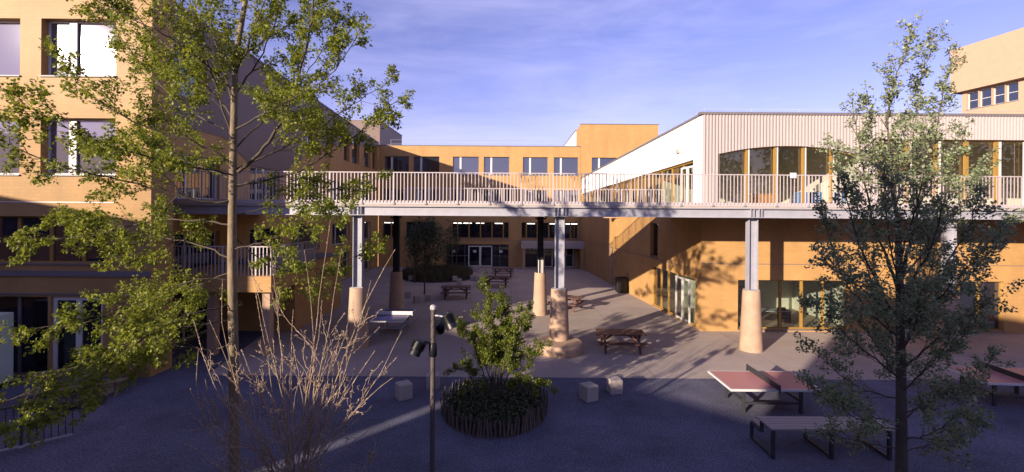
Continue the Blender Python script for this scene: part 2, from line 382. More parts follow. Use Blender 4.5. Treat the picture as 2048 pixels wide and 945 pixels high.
mb.quad((CX, FY + 1.0, 0), (-40, FY + 1.0, 0), (-40, FY + 1.0, 15.4), (CX, FY + 1.0, 15.4)); mb.quad((-40, FY, 0), (-40, FY + 1.0, 0), (-40, FY + 1.0, 15.4), (-40, FY, 15.4))
mb.build('wall', 'brick_gloss', root)
for a0, a1 in wins:
    for z0, z1 in (rowA, rowB):
        window(A, root, a0, a1, z0, z1, 'glass_left', 'white', mull=(a0 + wd * .36,), mw=.14, inset=.28, fw=.06, extra=(a0 + wd * .30, a0 + wd * .40, z0 + .04, z1 - .04))
window(A, root, *cw, 3.86, 5.45, 'glass', 'ochre', mull=[sx(26), sx(91), sx(157)], mw=.12, inset=.25, fw=.05)
window(A, root, *door, .02, 2.72, 'glass_low', 'white', mull=[(door[0] + door[1]) / 2], mw=.2, inset=.12, fw=.13, sill=False, name='door')
window(A, root, *dk, .02, 2.72, 'glass_low', 'cap', mull=[sx(30)], mw=.1, inset=.2, sill=False)
mb = MB(); A.bx(mb, sx(-60), A.L + .02, 3.42, 3.60, -.06, -.003); A.bx(mb, sx(-60), A.L + .02, 2.78, 2.84, -.04, -.003); mb.build('ledge', 'cap', root)
mb = MB(); A.bx(mb, sx(-60), sx(232), 5.92, 5.95, -.02, -.003); mb.build('trim', 'white', root)

# ------------------------------------------------------------------ left wing (receding, in shade)
WY0, WY1 = 16.35, 46.55
root = thing('school_wing', (-14.05, WY0, 0), 'long shaded school wing receding on the left with tall narrow windows under grey cladding', 'building')
Lw = Wall((-14.05, WY0), (-13.85, WY1), .3)       # normal to the right (+X)
def ztop(a): return 14.35 + (12.72 - 14.35) * a / Lw.L
lower = []
tall = [(612, 630, 1), (650, 663, 1), (687, 698, 1), (703, 718, 1), (727, 740, 1), (744, 753, 1)]
for p0, p1, _ in tall:
    a0, a1 = Lw.s_of(p0), Lw.s_of(p1); Lw.hole(a0, a1, 9.95, 12.0); lower.append((a0, a1, 9.95, 12.0))
a0 = Lw.s_of(345); a1 = Lw.s_of(410); Lw.hole(a0, a1, 10.55, 12.55); lower.append((a0, a1, 10.55, 12.55))
for p0, p1 in ((350, 440), (500, 560), (585, 640), (665, 700), (715, 742)):
    a0, a1 = Lw.s_of(p0), Lw.s_of(p1); Lw.hole(a0, a1, 6.2, 8.1); lower.append((a0, a1, 6.2, 8.1))
    Lw.hole(a0, a1, 3.0, 4.7); lower.append((a0, a1, 3.0, 4.7)); Lw.hole(a0, a1, .05, 2.3); lower.append((a0, a1, .05, 2.3))
mb = MB(); Lw.mesh(mb, 0, ztop(0), ztop(Lw.L))
mb.quad(Lw.w(0, ztop(0)), Lw.w(Lw.L, 12.72), Lw.w(Lw.L, 12.72, 12), Lw.w(0, ztop(0), 12))
mb.quad(Lw.w(0, 0), Lw.w(0, ztop(0)), Lw.w(0, ztop(0), 12), Lw.w(0, 0, 12))
mb.build('wall', 'brick', root)
# cladding with a zig-zag lower edge, 25 mm proud of the brick, holes left at the windows by building it in columns
mb = MB()
def clad_bottom(px):
    pts = [(302, 268), (345, 250), (445, 275), (500, 330), (560, 350), (600, 322), (618, 293), (757, 293.5), (800, 294)]
    for (x0, y0), (x1, y1) in zip(pts, pts[1:]):
        if x0 <= px <= x1: return y0 + (y1 - y0) * (px - x0) / (x1 - x0)
    return 300
edges = sorted({Lw.s_of(p) for p in range(304, 758, 6)} | {x for h in lower for x in h[:2]} | {Lw.L - .01})
for e0, e1 in zip(edges, edges[1:]):
    if e1 - e0 < 1e-4 or e0 < 0: continue
    def zb(a):
        p = Lw.w(a, 0); px = 1024 + FPX * p.x / p.y; return zz(px, clad_bottom(px), p.y)
    hs = [h for h in lower if h[0] <= e0 + 1e-5 and h[1] >= e1 - 1e-5]; segs = []
    b0, b1, t0, t1 = max(zb(e0), 5.0), max(zb(e1), 5.0), ztop(e0) - .01, ztop(e1) - .01
    cuts = sorted([(h[2], h[3]) for h in hs]); c0, c1 = b0, b1
    for hb, ht in cuts:
        if ht <= min(c0, c1): continue
        if hb > max(c0, c1): segs.append((c0, c1, hb, hb))
        c0 = max(ht, c0); c1 = max(ht, c1)
    if t0 > c0: segs.append((c0, c1, t0, t1))
    for q0, q1, r0, r1 in segs:
        mb.quad(Lw.w(e0, q0, -.025), Lw.w(e1, q1, -.025), Lw.w(e1, r1, -.025), Lw.w(e0, r0, -.025))
mb.build('cladding', 'clad_grey', root)
for i, (a0, a1, z0, z1) in enumerate(lower):
    wd2 = a1 - a0
    window(Lw, root, a0, a1, z0, z1, 'glass', 'ochre' if i < 6 else 'white', mull=(a0 + wd2 * .3,), inset=.25)
mb = MB(); mb.beam(Lw.w(-.2, ztop(0) + .05, .1), Lw.w(Lw.L, 12.77, .1), .35, .1); mb.build('roof_edge', 'cap', root)

# block under the terrace
root = thing('stair_block', (-10.3, 23, 0), 'low shaded brick block behind the small terrace on the left', 'building')
mb = MB(); mb.box(-13.95, -10.25, 21.3, 27, 0, 3.1); mb.build('wall', 'brick', root)
mb = MB(); mb.box(-13.97, -10.2, 21.25, 27.05, 3.103, 3.2); mb.build('roof', 'cap', root)

# ------------------------------------------------------------------ far building
FYY = 46.6
root = thing('school_block', (-3, FYY, 0), 'ochre brick block closing the far end of the courtyard, with rows of windows', 'building')
Fw = Wall((-13.86, FYY), (7.06, FYY), .3)
fz = lambda y: H - (y - 425) * FYY / FPX
rA = (fz(350.5), fz(314.5)); rB = (fz(418), fz(380.5)); rC = (fz(477), fz(445)); 
cols = [(768, 817), (826, 878), (905, 957), (967, 1018), (1045, 1095), (1107, 1156)]
wl = []
for p0, p1 in cols:
    a0, a1 = Fw.s_of(p0), Fw.s_of(p1)
    for rr in (rA, rB): Fw.hole(a0, a1, *rr); wl.append((a0, a1, *rr))
bands = [(765, 800, [782]), (812, 872, [832, 852]), (904, 1018, [915, 938, 961, 984, 1007]), (1043, 1156, [1053, 1075, 1098, 1120, 1142])]
for p0, p1, _ in bands: Fw.hole(Fw.s_of(p0), Fw.s_of(p1), *rC)
gd = (Fw.s_of(893), Fw.s_of(1018)); Fw.hole(*gd, .03, 2.35)
en = (Fw.s_of(1050), Fw.s_of(1150)); Fw.hole(*en, .03, 2.15)
mb = MB(); Fw.mesh(mb, 0, 12.5)
mb.quad((-13.86, FYY, 12.5), (7.06, FYY, 12.5), (7.06, FYY + 12, 12.5), (-13.86, FYY + 12, 12.5))
mb.quad((-13.86, FYY, 0), (-13.86, FYY + 12, 0), (-13.86, FYY + 12, 12.5), (-13.86, FYY, 12.5))
mb.build('wall', 'brick', root)
mb = MB(); mb.box(-13.9, 7.04, FYY - .03, FYY + .25, 12.503, 12.6); mb.build('roof_edge', 'cap', root)
for i, (a0, a1, z0, z1) in enumerate(wl):
    W_ = a1 - a0
    window(Fw, root, a0, a1, z0, z1, 'glass', 'cap', mull=(a0 + W_ * .31,), mw=.16, inset=.22, extra=(a0 + W_ * .255, a0 + W_ * .325, z0 + .06, z1 - .06))
for p0, p1, ms in bands:
    window(Fw, root, Fw.s_of(p0), Fw.s_of(p1), *rC, 'glass_low', 'ochre', mull=[Fw.s_of(m) for m in ms], mw=.13, inset=.2)
window(Fw, root, *gd, .03, 2.35, 'glass_low', 'cap', mull=[Fw.s_of(905), Fw.s_of(930), Fw.s_of(1000)], inset=.2, sill=False, trans=(1.15,))
dr = MB(); d0, d1 = Fw.s_of(937), Fw.s_of(985); dm = (d0 + d1) / 2
window(Fw, root, d0, d1, .05, 2.2, 'glass_low', 'white', mull=[dm], mw=.22, inset=.1, fw=.11, sill=False, name='door')
window(Fw, root, *en, .03, 2.15, 'glass_low', 'cap', mull=[Fw.s_of(1075)], inset=.2, sill=False)
for p0, p1 in ((1088, 1106), (1131, 1148)):
    window(Fw, root, Fw.s_of(p0), Fw.s_of(p1), .05, 2.08, 'glass_low', 'white', inset=.13, fw=.09, sill=False, name='door')
mb = MB()
for px in (908, 950, 1002): a = Fw.s_of(px); Fw.bx(mb, a - .16, a + .16, 1.5, 1.75, .075, .082)
mb.build('notice', 'paper', root)
for p in (915, 935, 960, 998, 1062, 1108, 1140, 1150, 776, 792):
    mb = MB(); a = Fw.s_of(p); Fw.bx(mb, a - .42, a + .42, rC[1] - .16, rC[1] - .11, .17, .195); mb.build('strip_light', 'lamp', root)
# joint line, small fittings
mb = MB(); Fw.bx(mb, 0, Fw.L, 2.75, 2.79, -.012, -.002); Fw.bx(mb, 0, Fw.L, 5.35, 5.38, -.012, -.002); mb.build('joint', 'cap', root)
# porch
root = thing('entrance_porch', (4, 45.2, 0), 'flat concrete porch roof on a slim post over the far entrance doors', 'porch')
z0 = zz(1110, 497, 45.4); z1 = zz(1110, 484, 45.4)
mb = MB(); mb.box(xx(1043, 44.9), xx(1170, 44.9), 44.9, FYY - .01, z0, z1); mb.build('roof', 'conc_pale', root, bevel=.02)
mb = MB(); mb.box(xx(1046, 45), xx(1051, 45), 45.0, 45.25, 0, z0 - .003); mb.build('post', 'conc', root)
mb = MB(); mb.box(xx(1162, 44.9), 7.5, 44.95, 46.5, 0, 2.6); mb.build('side_wall', 'brick', root)

# tower block to the right of it
root = thing('tower_block', (7.1, FYY, 0), 'plain taller ochre block rising above the far roof behind the white wing', 'building')
Tw = Wall((7.08, FYY), (15.1, FYY), .3)
a0, a1 = Tw.s_of(1183), Tw.s_of(1234); Tw.hole(a0, a1, *rA)
mb = MB(); Tw.mesh(mb, 0, 14.85)
mb.quad((7.08, FYY, 0), (7.08, FYY + 3.3, 0), (7.08, FYY + 3.3, 14.85), (7.08, FYY, 14.85)); mb.quad((15.1, FYY, 0), (15.1, FYY + 8, 0), (15.1, FYY + 8, 14.85), (15.1, FYY, 14.85))
mb.quad((7.08, FYY, 14.85), (15.1, FYY, 14.85), (15.1, FYY + 8, 14.85), (7.08, FYY + 8, 14.85)); mb.build('wall', 'brick', root)
W_ = a1 - a0; window(Tw, root, a0, a1, *rA, 'glass', 'cap', mull=(a0 + W_ * .31,), mw=.16, inset=.22, extra=(a0 + W_ * .255, a0 + W_ * .325, rA[0] + .06, rA[1] - .06))
mb = MB(); mb.box(7.03, 15.15, FYY - .04, FYY + .3, 14.853, 14.93); mb.build('roof_edge', 'cap', root)
# white volume behind
root = thing('roof_house', (7.2, 50, 12.5), 'small white sunlit roof volume beside the plain ochre tower', 'rooftop structure')
mb = MB(); mb.box(7.0, 12, 50.05, 62, 12.4, 14.75); mb.build('wall', 'clad', root)
mb = MB(); mb.box(6.95, 12.05, 50.0, 62.05, 14.753, 14.85); mb.build('roof', 'cap', root)
root = thing('plant_room', (-16, 50, 12.5), 'grey clad plant room on the roof at the far left', 'rooftop structure')
mb = MB(); mb.box(-20, -14.75, 50, 60, 10, 15.75); mb.build('wall', 'clad_grey', root)
mb = MB(); mb.box(-20.05, -14.7, 49.95, 60.05, 15.753, 15.85); mb.build('roof', 'cap', root)

def guard(name, pts, h, label, rails=(1.0, .5), sp=2.5, r=.02):
    root = thing(name, pts[0], label, 'guardrail')
    mb = MB()
    for rr in rails: mb.tube([Vector(p) + Vector((0, 0, h * rr)) for p in pts], r, 5)
    mb.build('rail', 'steel', root)
    for p, q in zip(pts, pts[1:]):
        p, q = Vector(p), Vector(q); n = max(1, int((q - p).length / sp))
        for i in range(n): mb = MB(); c = p.lerp(q, i / n); mb.tube([c, c + Vector((0, 0, h))], r, 5); mb.build('post', 'steel', root)
guard('roof_guardrail', [(-13, FYY + 1.5, 12.6), (7, FYY + 1.5, 12.6)], .75, 'thin metal guardrail along the far ochre roof', sp=3.2, r=.014)

# ------------------------------------------------------------------ right wing: ochre ground floor, white upper floor
RC = (9.2, 21.8); RF = (7.1, 46.3)
root = thing('canteen_wing', (9.2, 21.8, 0), 'right wing with ochre ground floor and white ribbed upper floor with arched window', 'building')
Sd = Wall(RF, RC, .3)            # side wall, facing the court (-X)
Fr = Wall(RC, (44, 21.8), .3)    # front wall
# ground-floor openings
sp = Sd.s_of
gl = (sp(1303), sp(1392)); Sd.hole(gl[0], gl[1], .04, 2.42)
slit = (sp(1301), sp(1316)); Sd.hole(*slit, 3.05, 5.1)
fp = Fr.s_of
w1 = (fp(1477), fp(1700)); w2 = (fp(1800), fp(1840)); w3 = (fp(1888), fp(2010)); w4 = (fp(2100), fp(2250))
for q, t in ((w1, 2.5), (w2, 2.45), (w3, 2.5), (w4, 2.5)): Fr.hole(*q, .12 if q is not w2 else .02, t)
ZT = 5.98
mb = MB(); Sd.mesh(mb, 0, ZT); Fr.mesh(mb, 0, ZT); mb.build('wall', 'brick', root)
mb = MB(); Fr.bx(mb, -.02, Fr.L, 3.26, 3.29, -.012, -.002); Sd.bx(mb, 0, Sd.L + .01, 2.93, 2.96, -.012, -.002); mb.build('joint', 'cap', root)
window(Sd, root, *gl, .04, 2.42, 'clear', 'ochre', mull=[sp(1318), sp(1332), sp(1349)], mw=.12, inset=.2, sill=False)
window(Sd, root, sp(1350), sp(1378), .05, 2.3, 'clear', 'white', mull=[sp(1364)], mw=.16, inset=.08, fw=.1, sill=False, name='door')
window(Sd, root, *slit, 3.05, 5.1, 'glass_low', 'ochre', inset=.22)
window(Fr, root, *w1, .12, 2.5, 'clear', 'ochre', mull=[fp(1520), fp(1566), fp(1609), fp(1652)], mw=.12, inset=.22)
window(Fr, root, *w2, .02, 2.45, 'glass_low', 'white', inset=.1, fw=.12, sill=False, name='door')
window(Fr, root, *w3, .12, 2.5, 'glass', 'ochre', mull=[fp(1925), fp(1965)], mw=.12, inset=.22)
window(Fr, root, *w4, .12, 2.5, 'glass', 'ochre', mull=[fp(2150), fp(2200)], mw=.12, inset=.22)
# canopy stub + pilaster + downpipe on the side wall
mb = MB(); a = sp(1234); Sd.bx(mb, a - .25, a + .25, 2.98, 5.3, -.18, -.003); mb.build('pilaster', 'brick', root)
mb = MB(); Sd.bx(mb, a - .6, a + .35, 5.305, 5.6, -.9, -.003); mb.build('corbel', 'conc', root)
mb = MB(); a = sp(1226); mb.tube([Sd.w(a, .05, -.12), Sd.w(a, 2.9, -.12)], .05, 8); mb.build('downpipe', 'steel', root)
# upper floor
ZF = 6.02
# side: glazing under a sloping white band
def band_bot(a): # a from far (0) to near (L)
    return 7.62 + (8.45 - 7.62) * a / Sd.L
def band_top(a): return 9.2 + (10.5 - 9.2) * a / Sd.L
mb = MB(); a1 = sp(1386)
mb.prism([Sd.w(0, band_bot(0)), Sd.w(a1, band_bot(a1)), Sd.w(a1, band_top(a1)), Sd.w(0, band_top(0))], Sd.n * -.3)
mb.prism([Sd.w(a1, ZF), Sd.w(Sd.L - .002, ZF), Sd.w(Sd.L - .002, 10.5), Sd.w(a1, band_top(a1))], Sd.n * -.3)
mb.build('upper_side_wall', 'clad', root)
mb = MB(); mb.beam(Sd.w(-.05, band_top(0) + .04, .1), Sd.w(Sd.L, 10.54, .1), .35, .09); mb.box(9.05, 44, 21.72, 22.0, 10.5, 10.62); mb.build('roof_edge', 'cap', root)
g = MB(); g.prism([Sd.w(.05, ZF + .05, .25), Sd.w(a1, ZF + .05, .25), Sd.w(a1, band_bot(a1) - .01, .25), Sd.w(.05, band_bot(0) - .01, .25)], Sd.n * -.012)
fr = MB()
fr.beam(Sd.w(.0, band_bot(0) - .05, .2), Sd.w(a1, band_bot(a1) - .05, .2), .1, .08)
N_ = 17
for i in range(N_ + 1):
    a = .1 + (a1 - .16) * i / N_; Sd.bx(fr, a - .05, a + .05, ZF, band_bot(a) - .06, .17, .24)
f = fr.build('window', 'ochre', root); sub(g, 'pane', 'clear', f, root)
mb = MB()
for p0, p1 in ((1358, 1384),):
    b0, b1 = sp(p0), sp(p1); t = 8.15
    for q0, q1 in ((b0, (b0 + b1) / 2 - .01), ((b0 + b1) / 2 + .01, b1)):
        Sd.bx(mb, q0, q0 + .1, ZF, t, .08, .15); Sd.bx(mb, q1 - .1, q1, ZF, t, .08, .15); Sd.bx(mb, q0 + .1, q1 - .1, t - .1, t, .08, .15); Sd.bx(mb, q0 + .1, q1 - .1, ZF, ZF + .18, .08, .15)
f = mb.build('door', 'white', root); g = MB(); Sd.bx(g, b0 + .05, b1 - .05, ZF + .1, t - .05, .11, .12); sub(g, 'pane', 'clear', f, root)
mb = MB()
for p in (1212, 1226): a = sp(p); Sd.bx(mb, a - .35, a + .35, ZF, 7.9, .3, .5)
mb.build('inner_pillar', 'white', root)
mb = MB(); a = sp(1357); Sd.bx(mb, a - .14, a + .14, 8.95, 9.15, -.12, -.003); mb.build('wall_lamp', 'conc_pale', root)
# front ribs with the arch cut out
AX, AH, AS, AAP = 13.45, 3.42, 8.60, 9.0
Rr = (AH ** 2 + (AAP - AS) ** 2) / (2 * (AAP - AS))
def arch(x):
    return AAP - Rr + math.sqrt(max(Rr ** 2 - (x - AX) ** 2, 0))
W2X0, W2X1, W2Z = 17.75, 30.5, 9.36
mb = MB(); pitch = .155; x = 9.2; k = 0
while x < 43.9:
    xm = x + pitch / 2
    if AX - AH < xm < AX + AH: zb0, zb1 = arch(max(min(x, AX + AH), AX - AH)), arch(max(min(x + pitch, AX + AH), AX - AH))
    elif W2X0 < xm < W2X1: zb0 = zb1 = W2Z
    else: zb0 = zb1 = ZF
    y = 21.8; dd = .055; a_, b_, c_ = pitch * .3, pitch * .5, pitch * .8
    P = [(x, y), (x + a_, y), (x + b_, y - dd), (x + c_, y - dd), (x + pitch, y)]
    for (x0, y0), (x1, y1) in zip(P, P[1:]):
        t0 = (x0 - x) / pitch; t1 = (x1 - x) / pitch; q0 = zb0 + (zb1 - zb0) * t0; q1 = zb0 + (zb1 - zb0) * t1
        mb.quad((x0, y0, q0), (x1, y1, q1), (x1, y1, 10.5), (x0, y0, 10.5))
    mb.quad((x, y, zb0), (x + pitch, y, zb1), (x + pitch, y + .3, zb1), (x, y + .3, zb0))
    x += pitch
for xe in (AX - AH, AX + AH, W2X0, W2X1):
    zt = AS if xe < 17 else W2Z
    mb.quad((xe, 21.8, ZF), (xe, 22.1, ZF), (xe, 22.1, zt), (xe, 21.8, zt))
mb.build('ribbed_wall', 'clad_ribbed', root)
fr = MB(); g = MB()
pts = [AX - AH + 2 * AH * i / 24 for i in range(25)]
for p, q in zip(pts, pts[1:]):
    fr.beam((p, 22.0, arch(p) - .03), (q, 22.0, arch(q) - .03), .08, .05)
    g.quad((p, 22.03, ZF), (q, 22.03, ZF), (q, 22.03, arch(q) - .02), (p, 22.03, arch(p) - .02))
for px in (1491, 1548, 1604, 1660):
    x = xx(px, 21.95); fr.box(x - .042, x + .042, 21.86, 22.0, ZF, arch(x) - .05)
f = fr.build('arched_window', 'ochre', root); sub(g, 'pane', 'clear', f, root)
for px in (1494.5, 1551.5, 1607.5, 1663.5): fr = MB(); x = xx(px, 21.95); fr.box(x - .025, x + .025, 21.83, 21.86, ZF, arch(x) - .05); sub(fr, 'white_trim', 'white', f, root)
fr = MB(); g = MB(); fr.box(W2X0, W2X1, 21.97, 22.05, W2Z - .07, W2Z)
for px in (1757, 1812, 1870, 1930, 1990, 2050, 2110, 2170, 2230): x = xx(px, 21.95); fr.box(x - .07, x + .07, 21.86, 22.0, ZF, W2Z - .073)
g.quad((W2X0, 22.03, ZF), (W2X1, 22.03, ZF), (W2X1, 22.03, W2Z), (W2X0, 22.03, W2Z))
f = fr.build('window', 'ochre', root); sub(g, 'pane', 'clear', f, root)
for px in (1816.5, 1874.5, 1994.5, 2042): fr = MB(); x = xx(px, 21.95); fr.box(x - .04, x + .04, 21.82, 21.86, ZF, W2Z - .08); sub(fr, 'white_trim', 'white', f, root)
# rooms
mb = MB(); mb.box(9.5, 43.9, 22.15, 29, 5.7, 5.97); mb.quad((9.5, 22.15, .02), (43.9, 22.15, .02), (43.9, 27, .02), (9.5, 27, .02)); mb.build('room_floor', 'room_floor', root)
mb = MB()
mb.quad((9.4, 29, 6.0), (43.9, 29, 6.0), (43.9, 29, 10.3), (9.4, 29, 10.3)); mb.quad((9.35, 27, 0), (43.9, 27, 0), (43.9, 27, 5.7), (9.35, 27, 5.7))
mb.quad((17.3, 22.1, 6.0), (17.3, 29, 6.0), (17.3, 29, 10.3), (17.3, 22.1, 10.3)); mb.quad((16.9, 22.15, 0), (16.9, 27, 0), (16.9, 27, 5.7), (16.9, 22.15, 5.7))
mb.quad((7.9, 46, 6), (15.5, 46, 6), (15.5, 46, 9.1), (7.9, 46, 9.1)); mb.quad((15.5, 29, 6), (15.5, 46, 6), (15.5, 46, 9.1), (15.5, 29, 9.1))
mb.quad((8, 46, 5.99), (15.5, 46, 5.99), (15.5, 29, 5.99), (9.0, 29, 5.99))
mb.quad((9.4, 22.15, 10.2), (43.9, 22.15, 10.2), (43.9, 29, 10.2), (9.4, 29, 10.2)); mb.quad((9.4, 22.15, 5.65), (16.9, 22.15, 5.65), (16.9, 27, 5.65), (9.4, 27, 5.65))
mb.build('room_wall', 'room', root)
mb = MB(); mb.quad((9.3, 21.9, 10.45), (44, 21.9, 10.45), (44, 30, 10.35), (9.2, 30, 10.0)); mb.quad((8.8, 30, 9.95), (20, 30, 9.95), (20, 46.3, 9.15), (7.2, 46.3, 9.15))
mb.quad((44, 21.8, 0), (44, 30, 0), (44, 30, 10.4), (44, 21.8, 10.4)); mb.quad((16, 46.3, 0), (16, 30, 0), (16, 30, 9.9), (16, 46.3, 9.1)); mb.quad((44, 30, 0), (16, 30, 0), (16, 30, 10.3), (44, 30, 10.4))
mb.build('roof', 'cap', root)
for i, px in enumerate((1600, 1625, 1672, 1700)):
    x = xx(px, 23.5); t = thing('cupboard', (x, 23.5, 5.97), ['leftmost', 'second', 'third', 'rightmost'][i] + ' of the four low blue cupboards behind the arched window', 'cupboard', 'blue cupboards behind the arched window')
    mb = MB(); mb.box(x - .28, x + .28, 23.2, 23.6, 6.05, 6.85); mb.build('body', 'blue_fab', t, bevel=.01)
    mb = MB(); mb.box(x - .012, x + .012, 23.185, 23.198, 6.1, 6.8); mb.build('door_gap', 'black', t); mb = MB(); mb.box(x - .26, x + .26, 23.22, 23.58, 5.97, 6.048); mb.build('plinth', 'black', t)
x = xx(1520, 23.2); t = thing('table', (x, 23.2, 5.97), 'orange desk standing inside the left part of the arched window', 'table')
mb = MB(); mb.box(x - .6, x + .6, 22.95, 23.5, 6.68, 6.74); mb.build('tabletop', 'orange_fab', t, bevel=.01)
mb = MB(); mb.box(x - .58, x + .58, 22.99, 23.02, 6.1, 6.677); mb.build('front_panel', 'orange_fab', t)
for sx_ in (-.55, .52):
    mb = MB(); mb.box(x + sx_, x + sx_ + .04, 23.42, 23.46, 5.97, 6.677); mb.build('leg', 'leg', t)
x = xx(1660, 24.5)
t = thing('sun_patch_panel', (x, 24.5, 5.97), 'pale slanted panel standing in for a sunlit patch inside the room behind the arched window', 'panel')
mb = MB(); mb.prism([(x - 3.3, 24.5, 6.0), (x + .9, 24.5, 6.0), (x + .9, 24.5, 8.1)], (0, .1, 0)); mb.build('board', 'room', t)  # pale triangle stands in for sunlight falling on the inner wall
# things in the ground-floor room
x = xx(1545, 23.2); t = thing('desk', (x, 23.2, 0), 'white desk behind the ground floor window beside the right bridge pillar', 'desk')
mb = MB(); mb.box(x - .7, x + .9, 22.9, 23.6, .72, .76); mb.build('tabletop', 'white', t, bevel=.01)
for sx_ in (-.66, .82):
    mb = MB(); mb.box(x + sx_, x + sx_ + .05, 23.0, 23.5, .02, .717); mb.build('leg', 'leg', t)
x = xx(1570, 22.7); t = thing('chair', (x, 22.75, 0), 'black chair seen through the ground floor window by the right bridge pillar', 'chair')
mb = MB(); mb.box(x - .24, x + .24, 22.55, 22.98, .43, .49); mb.build('seat', 'black', t, bevel=.02)
mb = MB(); mb.box(x - .22, x + .22, 22.93, 22.97, .5, .95); mb.build('backrest', 'black', t, bevel=.02)
for q in ((-.2, 22.58), (.17, 22.58), (-.2, 22.92), (.17, 22.92)):
    mb = MB(); mb.box(x + q[0], x + q[0] + .03, q[1], q[1] + .03, .02, .43); mb.build('leg', 'black', t)
guard('roof_guardrail', [(9.4, 34, 10.2), (9.75, 22.9, 10.6), (43.5, 22.9, 10.6)], .42, 'thin metal guardrail above the white ribbed upper floor', rails=(1.0,), sp=2.4, r=.012)

# far right beige building
root = thing('apartment_block', (45, 45, 0), 'tall beige block at the right edge with a dark window band below an overhanging top', 'building')
Pq = Vector((44.9, 45, 0)); Qq = Vector((48.6, 22, 0))
Ab = Wall((Pq.x, Pq.y), (Qq.x, Qq.y), .4)
if Ab.n.x > 0: Ab.n = -Ab.n
zt = zz(1923, 98, 45); zo = zz(1923, 186, 45); zwb = zz(1932, 220, 44.5); zwt = zo - .12
ws = []
a = Ab.s_of(1932)
for p0, p1 in ((1932, 1954.5), (1956.5, 1981), (1983, 2007.5), (2009.5, 2035)):
    q = (Ab.s_of(p0), Ab.s_of(p1)); Ab.hole(*q, zwb, zwt); ws.append((*q, zwb, zwt))
for p0, p1 in ((1968, 1983), (1987, 2001), (2004, 2016)):
    q = (Ab.s_of(p0), Ab.s_of(p1)); Ab.hole(*q, zwb - 3.6, zwt - 3.3); ws.append((*q, zwb - 3.6, zwt - 3.3))
mb = MB(); Ab.mesh(mb, 0, zo)
mb.quad((Pq.x, Pq.y, 0), (Pq.x + 14, Pq.y + 2, 0), (Pq.x + 14, Pq.y + 2, zo), (Pq.x, Pq.y, zo)); mb.build('wall', 'far_beige', root)
mb = MB(); c = [Ab.w(-.6, zo, -.6), Ab.w(Ab.L, zo, -.6), Ab.w(Ab.L, zo, 14), Ab.w(-.6, zo, 14)]; mb.prism(c, (0, 0, zt - zo)); mb.build('upper_storey', 'far_beige', root)
for q in ws: window(Ab, root, *q, 'glass', 'white', inset=.25, trans=((q[2] + q[3]) / 2,), fw=.07)

# ------------------------------------------------------------------ footbridge
BY0, BY1 = 18.45, 25.4
root = thing('footbridge', (0, BY0, 0), 'raised steel footbridge crossing the courtyard, with white railings and concrete-footed columns', 'bridge')
zb = zz(1024, 433, BY0); zd = 6.02
XL, XR = -14.0, 40.0
mb = MB()
def ibeam(mb, xa, xb, y, z0, z1, w=.24, t=.03):
    mb.box(xa, xb, y, y + .02, z0 + t, z1 - t); mb.box(xa, xb, y - w / 2, y + w / 2, z0, z0 + t); mb.box(xa, xb, y - w / 2, y + w / 2, z1 - t, z1)
ibeam(mb, XL, XR, BY0 + .12, zb, zd - .1, .24, .025); mb.build('front_beam', 'steel', root)
mb = MB(); ibeam(mb, XL, 9.0, BY1 - .15, zb, zd - .1); mb.build('back_beam', 'steel', root)
mb = MB()
x = XL + 1
while x < 9:
    mb.box(x - .05, x + .05, BY0 + .26, BY1 - .3, zb + .12, zd - .105); x += 2.05
while x < XR:
    mb.box(x - .05, x + .05, BY0 + .26, 21.78, zb + .12, zd - .105); x += 2.05
mb.build('joist', 'leg', root)
mb = MB(); mb.box(XL, 8.95, BY0, BY1, zd - .1 + .003, zd + .02); mb.box(8.95, XR, BY0, 21.75, zd - .1 + .003, zd + .02); mb.build('deck', 'conc_pale', root)
mb = MB(); mb.box(XL, XR, BY0 - .015, BY0 - .001, zd - .02, zd + .13); mb.box(XL, 8.95, BY1 + .001, BY1 + .015, zd - .02, zd + .1); mb.build('edge_trim', 'rail', root)
def rail(root, p, q, z0, z1, pitch=.14, bw=.032, post=None, mat_='rail'):
    p = Vector((p[0], p[1], 0)); q = Vector((q[0], q[1], 0)); L = (q - p).length; u = (q - p).normalized(); v = Vector((-u.y, u.x, 0))
    mb = MB(); n = int(L / pitch)
    pe = post or 9
    for i in range(n + 1):
        c = p + u * (i * L / n); big = i % pe == 0
        mb.obox(c + Vector((0, 0, (z0 + z1) / 2)), u, v, (0, 0, 1), (.03 if big else bw / 2), .02 if big else .008, (z1 - z0) / 2 - .012)
    mb.build('railing', mat_, root)
    mb = MB(); mb.obox((p + q) / 2 + Vector((0, 0, z1 + .008)), u, v, (0, 0, 1), L / 2 + .02, .028, .02); mb.build('handrail', mat_, root)
    mb = MB()
    for i in range(0, n + 1, pe):
        c = p + u * (i * L / n); mb.obox(c + Vector((0, 0, z0 - .03)) , u, v, (0, 0, 1), .05, .03, .03)
    mb.build('clamp', 'steel', root)
zr = zz(1024, 347.5, BY0)
rail(root, (XL, BY0 - .035), (XR, BY0 - .035), zd + .04, zr, .145)
zr2 = zz(1024, 378, BY1)
rail(root, (-6.0, BY1 + .04), (8.6, BY1 + .04), zd + .02, zr2, .15)
